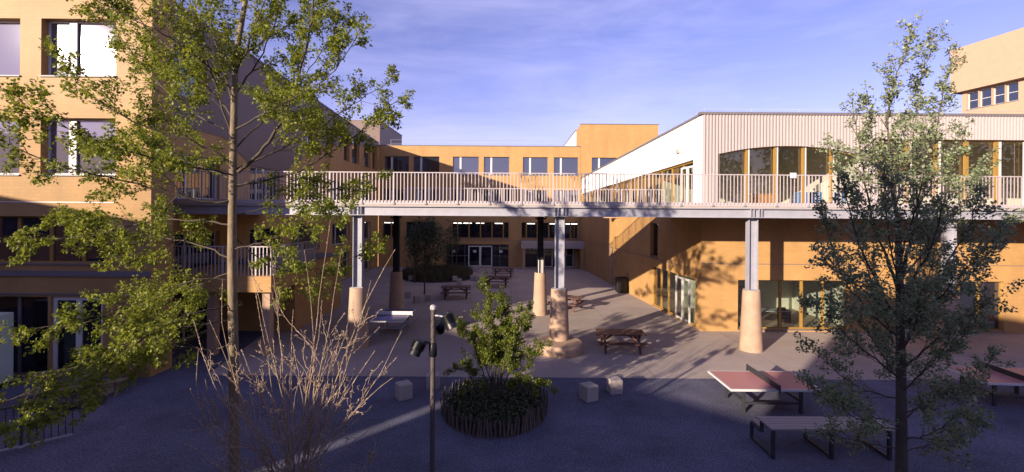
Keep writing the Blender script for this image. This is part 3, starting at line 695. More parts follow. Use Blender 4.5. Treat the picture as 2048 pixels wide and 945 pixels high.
def column(x, y, steel_mat, ztop_, foot=True, disc=False, zc=2.52, r0=.46, r1=.33, scale=1.0):
    mb = MB(); w = .19 * scale
    mb.box(x - w, x - w + .025, y - .15, y + .15, zc, ztop_); mb.box(x + w - .025, x + w, y - .15, y + .15, zc, ztop_); mb.box(x - w + .025, x + w - .025, y - .012, y + .012, zc, ztop_)
    if steel_mat == 'steel':   # stiffeners by the beam
        for xs in (x - .24, x - .1, x + .1, x + .22): mb.box(xs - .01, xs + .01, BY0 + .005, BY0 + .1, zb + .03, zd - .13)
    c = mb.build('column', steel_mat, root)
    mb = MB(); mb.lathe((x, y, 0), [(r0, 0), (r0 - .01, .05), ((r0 + r1) / 2, zc * .5), (r1 + .01, zc - .03), (r1 - .01, zc)], 30); sub(mb, 'concrete_foot', 'conc', c, root)
    mb = MB(); mb.box(x - w - .06, x + w + .06, y - .2, y + .2, zc + .001, zc + .025); sub(mb, 'base_plate', steel_mat, c, root)
    if disc:
        mb = MB(); mb.lathe((x, y - .35, 0), [(.93, 0), (.95, .03), (.95, .38), (.92, .41), (.88, .42)], 40); sub(mb, 'round_plinth', 'conc', c, root)
    return c
for X, dsc in ((-14.6, 0), (-6.42, 0), (2.0, 1), (10.05, 0), (18.3, 0), (26.5, 0)):
    if X > -14: column(X, 18.85, 'steel', zb - .003, disc=dsc)
z2 = 2.35
for X in (at(793, 600, 25.2).x, at(1080, 600, 25.2).x): column(X, 25.15, 'black', zb - .003, zc=z2, r0=.42, r1=.31, scale=.85)
X = at(1080, 600, 25.2).x
mb = MB()
for dx_ in (-.13, .02, .1): mb.box(X + dx_, X + dx_ + .045, 24.93, 24.97, z2, z2 + .72)
mb.build('bracket', 'white', root)
mb = MB()
for X in (at(793, 600, 25.2).x, at(1080, 600, 25.2).x): mb.tube([(X + .3, 24.9, zb), (X + .3, 24.9, zb - .15), (X, 24.95, zb - .25), (X - .3, 24.9, zb - .15)], .05, 6)
mb.build('pipe', 'black', root)
X = xx(1583, BY0)
t = thing('notice_board', (X, BY0 - .12, 7.25), 'small white notice hung on the bridge railing before the arched window', 'notice')
mb = MB(); mb.box(X - .13, X + .13, BY0 - .11, BY0 - .085, zr - .12, zr + .1); mb.build('plate', 'white', t, bevel=.005)
mb = MB(); mb.box(X - .03, X + .03, BY0 - .084, BY0 - .06, zr - .1, zr + .0); mb.build('bracket', 'steel', t)

# terrace on the left
root = thing('terrace', (-11, 17.3, 0), 'small raised brick terrace with white railing at lower left of the bridge', 'terrace')
z1 = zz(500, 553, 17.3); z0 = zz(500, 585, 17.3); xr = xx(543, 17.3)
mb = MB(); mb.box(-14.0, xr, 17.3, 21.2, z0, z1); mb.build('slab', 'brick', root)
zr3 = zz(440, 494, 17.3)
rail(root, (-13.7, 17.34), (xr - .04, 17.34), z1, zr3, .14)
rail(root, (xr - .04, 17.4), (xr - .04, 21.2), z1, zr3, .14)
for xp in (xr - .5, -11.9): mb = MB(); mb.box(xp, xp + .3, 17.6, 17.9, 0, z0 - .003); mb.build('post', 'conc', root)

# ------------------------------------------------------------------ unseen blocks behind the camera, added and sized to shade the yard
cs, sn = math.cos(R(SUN_AZ)), math.sin(R(SUN_AZ)); TE = math.tan(R(SUN_EL))
def us(u, s): return Vector((u * cs + s * sn, -u * sn + s * cs, 0))
def shade_block(u0, u1, h0, label, s0=-16, depth=9):
    z = h0 - s0 * TE
    c = us((u0 + u1) / 2, s0 - depth / 2); t = thing('school_building', c, label, 'building')  # unseen block, its height set by the shadow it must cast
    P = [us(u0, s0), us(u1, s0), us(u1, s0 - depth), us(u0, s0 - depth)]
    mb = MB(); mb.prism(P, (0, 0, z)); mb.build('wall', 'brick', t)
    mb = MB(); P2 = [p + Vector((0, 0, z + .003)) for p in P]; mb.prism(P2, (0, 0, .12)); mb.build('roof_edge', 'cap', t)
    n = int((u1 - u0) / 3.2)
    for k in range(n):
        for zf in range(int(z // 3.2)):
            ua = u0 + .8 + k * 3.2; p = us(ua + 1, s0 + .02)
            mb = MB(); mb.obox(p + Vector((0, 0, 1.8 + zf * 3.2)), us(1, 0), us(0, 1), (0, 0, 1), 1.0, .02, .8); mb.build('window', 'glass', t)
shade_block(-19.2, -10.84, 3.35, 'low unseen ochre block behind the viewer sized to shade the yard, left of the gap')
shade_block(-10.5, -3.6, 3.35, 'low unseen ochre block behind the viewer sized to shade the yard, right of the gap')  # gap shaped to let a strip of sun through
shade_block(-3.6, 30, 8.9, 'tall unseen ochre block sized to shade the yard, behind the viewer on the right')
shade_block(-48, -19.2, 5.8, 'unseen ochre block sized to shade the yard, behind the viewer on the left')

# ------------------------------------------------------------------ furniture
def cube(px0, px1, yb, label, i, rz, h=.5):
    c = gr((px0 + px1) / 2, yb); w_ = (px1 - px0) * c.y / FPX / 1.25; c.y += w_ / 2; c.x *= (c.y) / (c.y - w_ / 2) * 1
    s_ = max(min(w_ / 2, .3), .2)
    mb = MB(); mb.box(-s_, s_, -s_, s_, 0, s_ * 2 * 1.1)
    o = mb.build('concrete_cube', 'conc_pale', None, bevel=.02); o.location = c; o.rotation_euler = (0, 0, rz)
    tag(o, label, 'seat block', 'concrete seat cubes in the courtyard')
CUB = [(790, 825, 802, 'pale concrete cube seat nearest the lamp post, on its left side', .55), (852, 880, 780, 'pale concrete cube seat partly hidden behind the lamp post', .1),
       (1160, 1195, 805, 'lower left of the two pale cube seats right of the fenced shrub', .5), (1213, 1245, 790, 'cube seat just behind the other one, right of the fenced shrub', .15),
       (924, 946, 645, 'sunlit cube seat right behind the top of the fenced shrub', .0), (810, 821, 597, 'cube seat just right of the left rear bridge pillar', .3), (827, 841, 607, 'nearest of the cube seats at the foot of the shaded courtyard tree', .5),
       (849, 864, 604, 'cube seat at the trunk base of the shaded courtyard tree', .1), (885, 899, 590, 'cube seat left of the nearest far picnic table', .4), (903, 914, 564, 'left cube of the pair at the end of the grass bed', .4),
       (913, 924, 570, 'right cube of the pair at the end of the grass bed', .1), (933, 943, 550, 'cube seat in front of the left side of the far glazed doors', .2), (948, 957, 545, 'cube seat closest to the far white double doors', .1),
       (940, 950, 562, 'left cube of the pair between grass bed and far picnic tables', .3), (953, 962, 563, 'right cube of the pair beside the far picnic tables', .1), (817, 827, 563, 'small cube seat at the left end of the grass bed', .2)]
for i, (a, b, y, lb, rz) in enumerate(CUB): cube(a, b, y, lb, i, rz)

def picnic(c, rz, label, mat_='wood_dark', L=1.95):
    t = thing('picnic_table', c, label, 'picnic table', 'wooden picnic tables', rz)
    mb = MB()
    for i in range(5): y = -.36 + i * .18; mb.box(-L / 2, L / 2, y - .08, y + .08, .72, .76)
    mb.build('tabletop', mat_, t, bevel=.006, local=True)
    for s_ in (-1, 1):
        mb = MB()
        for i in range(2): y = s_ * (.62 + i * .16); mb.box(-L / 2, L / 2, y - .07, y + .07, .43, .47)
        mb.build('bench', mat_, t, bevel=.006, local=True)
    for s_ in (-1, 1):
        x = s_ * (L / 2 - .28); mb = MB()
        for q in (-1, 1): mb.beam((x, q * .62, 0), (x, q * .22, .72), .045, .1, up=(1, 0, 0))
        mb.box(x + .025, x + .065, -.78, .78, .335, .428); mb.box(x + .025, x + .065, -.38, .38, .62, .718)
        mb.beam((x - s_ * .03, 0, .4), (x - s_ * .5, 0, .71), .04, .08)
        mb.build('leg', mat_, t, bevel=.004, local=True)
    return t
def gp(px, py): c = gr(px, py); return c
picnic(Vector((4.55, 18.75, 0)), R(-3), 'dark brown wooden picnic table in front of the right wing, beside the disc-based column')
picnic(Vector((3.25, 26.6, 0)), R(-32), 'brown wooden picnic table half hidden behind the disc-based middle column')
picnic(gr(912, 596), R(4), 'shaded dark picnic table left of and nearer than the two far ones')
picnic(gr(994, 573), R(-2), 'nearer of the two dark picnic tables by the far glazed doors', L=1.9)
picnic(gr(1006, 555), R(0), 'farthest dark picnic table, close to the far glazed doors', L=1.9)
picnic(Vector((-13.2, 13.9, 0)), R(33), 'weathered picnic table under the left tree beside the white-framed door', 'wood', L=2.3)

def pingpong(c, rz, label, top, lab2):
    t = thing('table_tennis_table', c, label, 'ping-pong table', 'outdoor table tennis tables', rz)
    Lh, Wh = 1.29, .74
    mb = MB(); mb.box(-Lh, Lh, -Wh, Wh, .71, .755); mb.build('tabletop', top, t, local=True)
    mb = MB(); w_ = .028
    mb.box(-Lh, Lh, -Wh, -Wh + w_, .757, .7585); mb.box(-Lh, Lh, Wh - w_, Wh, .757, .7585); mb.box(-Lh, -Lh + w_, -Wh + w_, Wh - w_, .757, .7585); mb.box(Lh - w_, Lh, -Wh + w_, Wh - w_, .757, .7585)
    mb.box(-Lh - .012, Lh + .012, -Wh - .012, -Wh - .001, .70, .757); mb.box(-Lh - .012, Lh + .012, Wh + .001, Wh + .012, .70, .757); mb.box(-Lh - .012, -Lh - .001, -Wh, Wh, .70, .757); mb.box(Lh + .001, Lh + .012, -Wh, Wh, .70, .757)
    mb.build('border_line', 'white', t, local=True)
    n = MB(); n.box(-.008, .008, -Wh - .12, Wh + .12, .762, .905); n.build('net', 'white' if lab2 == 'white' else 'leg', t, local=True)
    n = MB(); n.box(-.012, .012, -Wh - .12, Wh + .12, .906, .925); n.box(-.02, .02, -Wh - .15, -Wh - .12, .70, .93); n.box(-.02, .02, Wh + .12, Wh + .15, .70, .93); n.build('net_frame', lab2 if lab2 == 'white' else 'leg', t, local=True)
    for s_ in (-1, 1):
        mb = MB(); x = s_ * .82
        for q in (-1, 1): mb.box(x - .04, x + .04, q * .52 - .04, q * .52 + .04, 0, .708)
        mb.box(x - .03, x + .03, -.48, .48, .30, .37)
        mb.build('leg', 'steel' if top == 'blue' else 'leg', t, bevel=.006, local=True)
    for yb_ in (-.55, .5): mb = MB(); mb.box(-.78, .78, yb_, yb_ + .05, .25, .31); mb.build('brace', 'steel' if top == 'blue' else 'leg', t, local=True)
    return t
pingpong(Vector((7.5, 13.42, 0)), R(0), 'red ping-pong table in the middle right, in front of the right bridge pillar', 'red', 'steel')
pingpong(Vector((15.35, 13.95, 0)), R(-4), 'red ping-pong table cut off by the right edge, behind the silver-leaved tree', 'red', 'steel')
c = gr(786, 653, 0); pingpong(Vector((-5.62, 21.55, 0)), R(90), 'blue ping-pong table with white net near the left bridge pillar', 'blue', 'white')

# table with bench, right foreground
x0, x1 = 6.02, 8.95
t = thing('slatted_table', (x0, 10.4, 0), 'long grey slatted table with black legs in right foreground, bench attached behind it', 'table')
mb = MB()
for i in range(5): y = 10.38 + i * .132; mb.box(x0, x1, y, y + .118, .71, .75)
mb.build('tabletop', 'wood_grey', t, bevel=.006)
mb = MB()
for i in range(3): y = 11.12 + i * .125; mb.box(x0 + .12, x1 + .1, y, y + .11, .44, .475)
mb.build('bench', 'wood_grey', t, bevel=.006)
for x in (x0 + .1, (x0 + x1) / 2, x1 - .12):
    mb = MB(); mb.box(x - .035, x + .035, 10.45, 10.52, 0, .707); mb.box(x - .03, x + .03, 10.52, 11.0, .64, .706); mb.box(x - .03, x + .03, 10.93, 11.0, .4, .64)
    mb.box(x - .03, x + .03, 10.52, 11.45, 0.02, .07); mb.box(x - .03, x + .03, 11.38, 11.45, .07, .437); mb.box(x - .03, x + .03, 11.0, 11.38, .38, .437); mb.build('leg', 'leg', t)

# litter bin
c = gr(1244, 587); c.y += .3; c.x = c.x * c.y / (c.y - .3) - .05
t = thing('litter_bin', c, 'black open-topped litter bin against the ochre wall of the right wing', 'bin')
mb = MB(); mb.box(-.38, .38, -.3, .3, .05, 1.02); mb.build('body', 'black', t, bevel=.03, local=True)
mb = MB(); mb.box(-.41, .41, -.33, -.25, 1.025, 1.1); mb.box(-.41, .41, .25, .33, 1.025, 1.1); mb.box(-.41, -.33, -.25, .25, 1.025, 1.1); mb.box(.33, .41, -.25, .25, 1.025, 1.1); mb.build('rim', 'black', t, bevel=.02, local=True)
mb = MB(); mb.box(-.3, .3, -.24, .24, 0, .048); mb.build('base', 'black', t, local=True)

# lamp post
LY = 8.05
b = at(866, 700, LY); bx_ = b.x
t = thing('lamp_post', (bx_, LY, 0), 'slim grey pole with three black spotlights standing left of the fenced shrub', 'lamp post')
zt = zz(867, 618, LY)
mb = MB(); mb.tube([(bx_, LY, 0), (bx_, LY, zt)], .044, 20); mb.build('pole', 'lamp_pole', t)
mb = MB(); mb.lathe((bx_, LY, 0), [(.055, zt - .01), (.058, zt + .03), (.052, zt + .055), (.03, zt + .07), (.001, zt + .072)], 20); mb.build('cap', 'rail', t)
mb = MB(); mb.lathe((bx_, LY, 0), [(.063, zz(866, 713, LY)), (.072, zz(866, 712, LY)), (.072, zz(866, 686, LY)), (.063, zz(866, 685, LY))], 20); mb.build('clamp', 'black', t)
def spot(pc, d, r=.11, L=.26):
    d = Vector(d).normalized(); pc = Vector(pc); mb = MB()
    mb.tube([pc - d * L * .5, pc - d * L * .5 + d * .02, pc + d * L * .42, pc + d * L * .5], [r * .7, r * .82, r * .95, r], 20)
    for k in range(7):
        q = pc - d * (L * .5 - .02 - k * .022); mb.tube([q, q + d * .007], [r * 1.12, r * 1.12], 20)
    s_ = mb.build('spotlight', 'black', t)
    g = MB(); g.tube([pc + d * (L * .5 + .001), pc + d * (L * .5 + .006)], [r * .9, r * .9], 20); sub(g, 'lens', 'glass_left', s_, t)
p1 = at(899, 643, LY - .15); spot(p1, (.45, -.2, -.85))
p2 = at(835, 695, LY - .12); spot(p2, (-.42, -.15, -.9))
p3 = at(877, 655, LY + .22); spot(p3, (.1, .5, -.9), .1, .2)
mb = MB(); mb.tube([(bx_, LY, zz(870, 631, LY)), at(884, 633, LY - .05), at(893, 639, LY - .13)], .017, 8); mb.build('arm', 'steel', t)
mb = MB(); mb.tube([(bx_, LY, zz(864, 688, LY)), at(850, 684, LY - .05), at(840, 688, LY - .1)], .02, 8); mb.tube([(bx_, LY, zz(870, 655, LY)), at(874, 652, LY + .12)], .02, 8); mb.build('arm', 'black', t)

# fence at lower left, logs, box
t = thing('yard_fence', (-10.9, 10.3, 0), 'low galvanised yard fence at the bottom left edge below the tree', 'fence')
rail(t, (-12.4, 9.9), (-10.9, 11.2), .12, 1.05, .12, .02, mat_='leg')
mb = MB(); mb.beam((-12.4, 9.9, .1), (-10.9, 11.2, .1), .04, .04); mb.build('bottom_rail', 'steel', t)
for i, (px, py, ln, rz) in enumerate(((105, 812, 1.5, .1), (165, 800, 1.3, -.12), (130, 785, 1.4, .15))):
    c = gr(px, py + 8); mb = MB(); r_ = .16
    mb.tube([(-ln / 2, 0, r_), (-ln / 6, .02, r_ + .01), (ln / 4, -.02, r_), (ln / 2, .01, r_)], [r_, r_ * .95, r_ * .9, r_ * .86], 12)
    o = mb.build('log', 'bark_dark'); o.location = c; o.rotation_euler = (0, 0, rz)
    tag(o, ['dark log lying nearest, under the left tree', 'dark log lying rightmost of three under the left tree', 'dark log lying farthest back of three under the left tree'][i], 'log', 'logs under the left tree')
c = gr(203, 790); mb = MB(); mb.box(-.22, .22, -.2, .2, 0, .42); o = mb.build('stone_block', 'conc_pale', None, bevel=.03); o.location = c; tag(o, 'pale stone block at the right end of the logs', 'block')
c = Vector((-16.75, 14.3, 0)); t = thing('cabinet', c, 'pale green cabinet at the left edge beside the ground floor door', 'cabinet')
mb = MB(); mb.box(-.7, .62, -.3, .3, .15, 2.35); mb.build('body', 'green_box', t, bevel=.02, local=True)
mb = MB(); mb.box(-.05, -.03, -.312, -.302, .25, 2.25); mb.box(.02, .05, -.34, -.302, 1.1, 1.3); mb.build('handle', 'cap', t, local=True)
mb = MB(); mb.box(-.6, .52, -.25, .25, 0, .148); mb.build('plinth', 'black', t, local=True)

# ------------------------------------------------------------------ plants
LOBED = [(0, 0), (.10, .18), (.34, .16), (.18, .36), (.44, .52), (.18, .60), (.20, .84), (0, 1.0), (-.20, .84), (-.18, .60), (-.44, .52), (-.18, .36), (-.34, .16), (-.10, .18)]
OVAL = [(0, 0), (.26, .25), (.33, .5), (.2, .82), (0, 1.0), (-.2, .82), (-.33, .5), (-.26, .25)]
BLADE = [(-.03, 0), (.03, 0), (.02, .6), (0, 1.0), (-.02, .6)]
def leaves_mesh(name, leaves, shape, m, parent):
    vs = []; fs = []
    for (p, d, nrm, sz) in leaves:
        d = d.normalized(); x = d.cross(nrm)
        if x.length < 1e-3: x = d.cross(Vector((0, 1, .1)))
        x.normalize(); b = len(vs); nn = x.cross(d)
        for a, l in shape:
            vs.append(p + x * (a * sz) + d * (l * sz) + nn * (abs(a) * sz * .22 - l * l * sz * .12))
        fs.append(tuple(range(b, b + len(shape))))
    off = parent.location if parent else Vector((0, 0, 0))
    me = bpy.data.meshes.new(name); me.from_pydata([tuple(v - off) for v in vs], [], fs); me.update(); me.materials.append(M[m])
    o = bpy.data.objects.new(name, me); COL.objects.link(o); o.parent = parent
    return o
rnd = random.Random(3)
def rv(s=1.0): return Vector((rnd.uniform(-s, s), rnd.uniform(-s, s), rnd.uniform(-s, s)))
def smooth_path(pts, n=5):
    P = [Vector(p) for p in pts]; P = [P[0] * 2 - P[1]] + P + [P[-1] * 2 - P[-2]]; o = []
    for i in range(1, len(P) - 2):
        for k in range(n):
            t_ = k / n; a, b, c, d = P[i - 1:i + 3]
            o.append(.5 * ((2 * b) + (c - a) * t_ + (2 * a - 5 * b + 4 * c - d) * t_ ** 2 + (3 * b - a - 3 * c + d) * t_ ** 3))
    o.append(P[-2]); return o
class Tree:
    def __init__(s, leaf_sz, tuft, droop=0.0, up=.0, density=1.0): s.w = MB(); s.lv = []; s.sz = leaf_sz; s.tuft = tuft; s.droop = droop; s.up = up; s.dn = density
    def tuft_at(s, p, d, n=None):
        for _ in range(n or s.tuft):
            dd = (d * .5 + rv(1) + Vector((0, 0, -s.droop))).normalized(); nr = (Vector((0, 0, 1)) + rv(.9)).normalized()
            s.lv.append((p + rv(.07), dd, nr, s.sz * rnd.uniform(.6, 1.2)))
    def twig(s, p, d, L, r, lv):
        n = max(3, int(L / .13)); pts = [p]; rad = [r]; q = p.copy(); dd = d.normalized()
        for i in range(n):
            dd = (dd + rv(.16) + Vector((0, 0, s.up * .06))).normalized(); q = q + dd * (L / n); pts.append(q); rad.append(max(r * (1 - .8 * (i + 1) / n), .0028))
        s.w.tube(pts, rad, 4 if r < .012 else 6, cap=False)
        for i in range(1, len(pts)):
            t_ = i / n
            if lv >= 2 or (lv == 1 and t_ > .35):
                if rnd.random() < .8 * s.dn: s.tuft_at(pts[i], dd)
            if lv < 2 and t_ > .12 and rnd.random() < (.62 if lv == 0 else .5) * s.dn:
                ang = rnd.choice((-1, 1)) * rnd.uniform(.5, 1.1); ax = (Vector((0, 0, 1)) * .7 + rv(.7)).normalized()
                nd = (Matrix.Rotation(ang, 3, ax) @ dd); s.twig(pts[i], nd, L * rnd.uniform(.28, .5) * (1.15 - .5 * t_), rad[i] * .6, lv + 1)
        s.tuft_at(pts[-1], dd, s.tuft + 1)
    def limb(s, pts, r0, r1, every=.28, side=.9, bare=.18):
        P = smooth_path(pts, 5); n = len(P); Ls = [0]
        for a, b in zip(P, P[1:]): Ls.append(Ls[-1] + (b - a).length)
        T = Ls[-1]; P = [p + (rv(.02) if 0 < i < n - 1 else Vector()) for i, p in enumerate(P)]
        rad = [r0 + (r1 - r0) * (l / T) ** .8 for l in Ls]; s.w.tube(P, rad, 8, cap=False)
        nxt = T * bare; 
        for i in range(1, n):
            while Ls[i] > nxt:
                d = (P[i] - P[i - 1]).normalized(); t_ = Ls[i] / T
                ang = rnd.choice((-1, 1)) * rnd.uniform(.45, 1.15); ax = (Vector((0, rnd.uniform(-1, 1), 0)) + Vector((rnd.uniform(-.4, .4), 0, rnd.uniform(-1, 1)))).normalized()
                s.twig(P[i], Matrix.Rotation(ang, 3, ax) @ d, side * rnd.uniform(.5, 1.1) * (1.15 - .75 * t_), max(rad[i] * .45, .006), 1 if side < 1.1 else 0)
                nxt += every * rnd.uniform(.6, 1.4)
        s.twig(P[-1], (P[-1] - P[-2]).normalized(), .35, r1, 1)

# left tree: young oak, close to the viewer
TY = 8.5
tb = at(470, 945, TY); bx0 = tb.x
root = thing('oak_tree', (bx0, TY, 0), 'young oak with yellow-green spring leaves spreading over the left half of the picture', 'tree')
T = Tree(.060, 10, droop=.15)
tr = smooth_path([(bx0 + .02, TY, 0), at(468, 900, TY), at(467, 700, TY), at(464, 520, TY), at(466, 340, TY), at(468, 230, TY), at(472, 120, TY), at(488, 20, TY), at(505, -80, TY), at(515, -180, TY)], 6)
mbT = MB(); n = len(tr); mbT.tube(tr, [.098 * (1 - .80 * (i / n)) + .004 for i in range(n)], 14); mbT.build('trunk', 'bark', root)
L_ = lambda pts: [at(a, b, TY + dy) for a, b, dy in pts]
limbs = [
 ([(476, 345, 0), (520, 305, -.1), (560, 250, -.2), (598, 150, -.3), (622, 40, -.4), (632, -60, -.5)], .055, .018),
 ([(474, 372, 0), (530, 362, .1), (600, 342, .2), (660, 305, .3), (720, 262, .35), (790, 205, .4)], .042, .010),
 ([(470, 340, 0), (560, 300, .3), (640, 255, .7), (720, 200, 1.0), (770, 170, 1.2)], .03, .008),
 ([(466, 400, 0), (420, 405, -.2), (340, 385, -.5), (240, 360, -.8), (120, 330, -1.0), (20, 290, -1.2)], .04, .010),
 ([(466, 330, 0), (420, 300, -.2), (350, 275, -.4), (270, 245, -.7), (180, 190, -1.0), (130, 130, -1.1)], .038, .010),
 ([(462, 450, 0), (380, 440, .1), (290, 445, .1), (190, 470, .0), (60, 480, -.2)], .03, .009),
 ([(462, 520, 0), (400, 490, .2), (310, 475, .4), (210, 470, .5), (120, 450, .6)], .028, .008),
 ([(462, 560, 0), (390, 560, -.3), (290, 600, -.6), (190, 640, -.9), (60, 660, -1.2)], .026, .008),
 ([(462, 640, 0), (400, 650, -.2), (320, 665, -.4), (220, 705, -.8), (120, 755, -1.1), (20, 800, -1.3)], .028, .008),
 ([(464, 690, 0), (410, 700, .2), (330, 690, .4), (250, 700, .6), (170, 730, .6)], .02, .006),
 ([(464, 610, 0), (380, 630, -.6), (280, 680, -1.0), (180, 770, -1.4), (60, 840, -1.7)], .025, .007),
 ([(466, 290, 0), (440, 200, -.1), (410, 110, -.3), (385, 30, -.4), (370, -50, -.5)], .035, .012),
 ([(467, 240, 0), (420, 180, .2), (350, 110, .4), (290, 50, .6), (240, -20, .7)], .033, .010),
 ([(468, 210, 0), (440, 120, .3), (420, 30, .5), (410, -70, .6)], .03, .010),
 ([(470, 190, 0), (510, 130, .2), (545, 60, .3), (575, -30, .4)], .03, .010),
 ([(472, 150, 0), (500, 80, -.3), (530, 0, -.5), (545, -90, -.6)], .028, .009),
 ([(468, 260, 0), (540, 220, -.4), (600, 190, -.8), (660, 150, -1.0), (710, 80, -1.2)], .03, .008),
 ([(468, 300, 0), (530, 240, .6), (590, 180, 1.2), (640, 110, 1.6), (690, 40, 1.9)], .03, .008),
 ([(466, 430, 0), (540, 415, .3), (610, 395, .6), (690, 372, .9), (745, 360, 1.1)], .024, .007),
 ([(466, 500, 0), (540, 480, -.4), (600, 440, -.6), (660, 430, -.9)], .02, .006),
 ([(465, 470, 0), (520, 520, .6), (580, 545, 1.2), (650, 535, 1.6), (740, 500, 2.0)], .022, .006),
 ([(466, 270, 0), (380, 220, .8), (300, 150, 1.4), (230, 60, 1.9), (180, 0, 2.1)], .03, .008),
 ([(466, 350, 0), (370, 330, -.9), (280, 310, -1.4), (160, 270, -1.9), (50, 210, -2.2)], .03, .008),
 ([(466, 360, 0), (390, 330, .9), (300, 300, 1.6), (200, 290, 2.3)], .025, .007),
 ([(466, 540, 0), (400, 570, .9), (320, 590, 1.6), (220, 600, 2.2)], .022, .006),
 ([(466, 180, 0), (390, 110, -.6), (310, 60, -1.0), (210, 10, -1.3), (140, -40, -1.5)], .03, .008),
 ([(474, 120, 0), (560, 60, .8), (620, 20, 1.3), (670, -40, 1.6)], .026, .007),
]
for pts, r0, r1 in limbs: T.limb(L_(pts), r0 * .62, r1 * .7, every=.11, side=1.0)
T.w.build('branches', 'bark_twig', root)
leaves_mesh('foliage', T.lv, LOBED, 'leaf_oak', root)
NL = [len(T.lv)]

# right tree: silver-leaved, upright limbs
RYY = 8.5
tb = at(1803, 945, RYY)
root = thing('poplar_tree', (tb.x, RYY, 0), 'silver-leaved young poplar standing at the right, its top sunlit and its lower half in shade', 'tree')
T = Tree(.056, 5, droop=0.0, up=1.0)
R_ = lambda pts: [at(a, b, RYY + dy) for a, b, dy in pts]
tr = smooth_path([(tb.x, RYY, 0)] + R_([(1803, 900, 0), (1802, 760, 0), (1800, 640, 0), (1798, 520, .1), (1795, 430, .1)]), 6)
mbT = MB(); n = len(tr); mbT.tube(tr, [.105 * (1 - .6 * (i / n)) for i in range(n)], 14); mbT.build('trunk', 'bark_dark', root)
limbs = [
 ([(1796, 450, .1), (1785, 370, .1), (1775, 280, .1), (1782, 190, .0), (1805, 120, 0), (1826, 70, -.1)], .045, .006),
 ([(1800, 560, 0), (1825, 470, .2), (1850, 370, .3), (1868, 280, .4), (1885, 200, .4), (1902, 130, .4)], .05, .006),
 ([(1805, 600, 0), (1850, 520, -.2), (1880, 440, -.3), (1900, 360, -.3), (1925, 280, -.4)], .04, .006),
 ([(1796, 580, 0), (1765, 500, .1), (1740, 420, .2), (1725, 330, .2), (1708, 230, .2)], .04, .006),
 ([(1796, 640, 0), (1750, 560, -.2), (1712, 470, -.3), (1690, 380, -.4), (1665, 310, -.4)], .036, .006),
 ([(1800, 680, 0), (1735, 620, .3), (1690, 560, .5), (1660, 480, .6), (1640, 420, .6)], .034, .006),
 ([(1802, 700, 0), (1860, 630, .3), (1920, 570, .5), (1975, 510, .6), (2020, 450, .6)], .034, .006),
 ([(1802, 660, 0), (1860, 590, -.5), (1900, 520, -.8), (1940, 450, -1.0), (1960, 380, -1.0)], .034, .006),
 ([(1802, 740, 0), (1860, 690, -.3), (1930, 640, -.6), (1990, 600, -.8)], .03, .006),
 ([(1802, 760, 0), (1740, 710, -.3), (1680, 660, -.5), (1630, 610, -.6)], .03, .006),
 ([(1802, 800, 0), (1730, 780, .5), (1680, 750, .8), (1630, 700, 1.0)], .026, .006),
 ([(1802, 830, 0), (1870, 800, .4), (1940, 760, .7), (1985, 720, .9)], .026, .006),
 ([(1802, 720, 0), (1770, 640, .8), (1740, 560, 1.2), (1715, 470, 1.4)], .028, .006),
 ([(1802, 700, 0), (1840, 620, .9), (1865, 530, 1.3), (1880, 430, 1.5)], .028, .006),
 ([(1802, 620, 0), (1790, 540, -.7), (1775, 440, -1.0), (1768, 350, -1.2)], .028, .006),
 ([(1800, 520, .1), (1830, 430, -.5), (1845, 340, -.7), (1850, 250, -.8)], .028, .006),
 ([(1790, 420, .1), (1820, 330, .5), (1830, 240, .7), (1840, 160, .8), (1870, 90, .8)], .024, .005),
 ([(1790, 400, .1), (1760, 330, -.3), (1745, 280, -.4), (1740, 210, -.5)], .022, .005),
 ([(1802, 860, 0), (1750, 850, -.4), (1700, 830, -.7), (1660, 790, -.9)], .022, .006),
 ([(1802, 880, 0), (1860, 870, -.4), (1920, 830, -.8)], .022, .006),
 ([(1802, 650, 0), (1750, 600, -.9), (1700, 560, -1.4), (1650, 520, -1.7)], .026, .006),
 ([(1802, 650, 0), (1870, 600, -.9), (1930, 540, -1.3), (1985, 480, -1.5)], .026, .006),
 ([(1802, 560, 0), (1870, 480, .9), (1930, 400, 1.2), (1970, 330, 1.3)], .026, .006),
 ([(1802, 770, 0), (1760, 700, .5), (1715, 640, .9), (1670, 600, 1.1)], .026, .006),
 ([(1802, 790, 0), (1850, 740, -.5), (1900, 690, -.9), (1950, 660, -1.1)], .026, .006),
 ([(1802, 850, 0), (1740, 830, .2), (1680, 800, .3), (1630, 780, .3)], .022, .006),
 ([(1802, 840, 0), (1850, 810, .2), (1900, 790, .4), (1950, 790, .4)], .022, .006),
 ([(1802, 900, 0), (1750, 890, .3), (1700, 880, .6), (1660, 870, .8)], .020, .006),
 ([(1802, 905, 0), (1860, 890, .3), (1910, 880, .5), (1960, 850, .6)], .020, .006),
 ([(1802, 780, 0), (1790, 740, 1.0), (1770, 690, 1.6)], .022, .006),
 ([(1802, 700, 0), (1830, 650, -1.0), (1840, 590, -1.5)], .022, .006),
]
for pts, r0, r1 in limbs: T.limb(R_(pts), r0 * .75, r1 * .8, every=.075, side=.66, bare=.14)
T.w.build('branches', 'bark_dark', root)
leaves_mesh('foliage', T.lv, OVAL, 'leaf_pop', root); NL.append(len(T.lv))

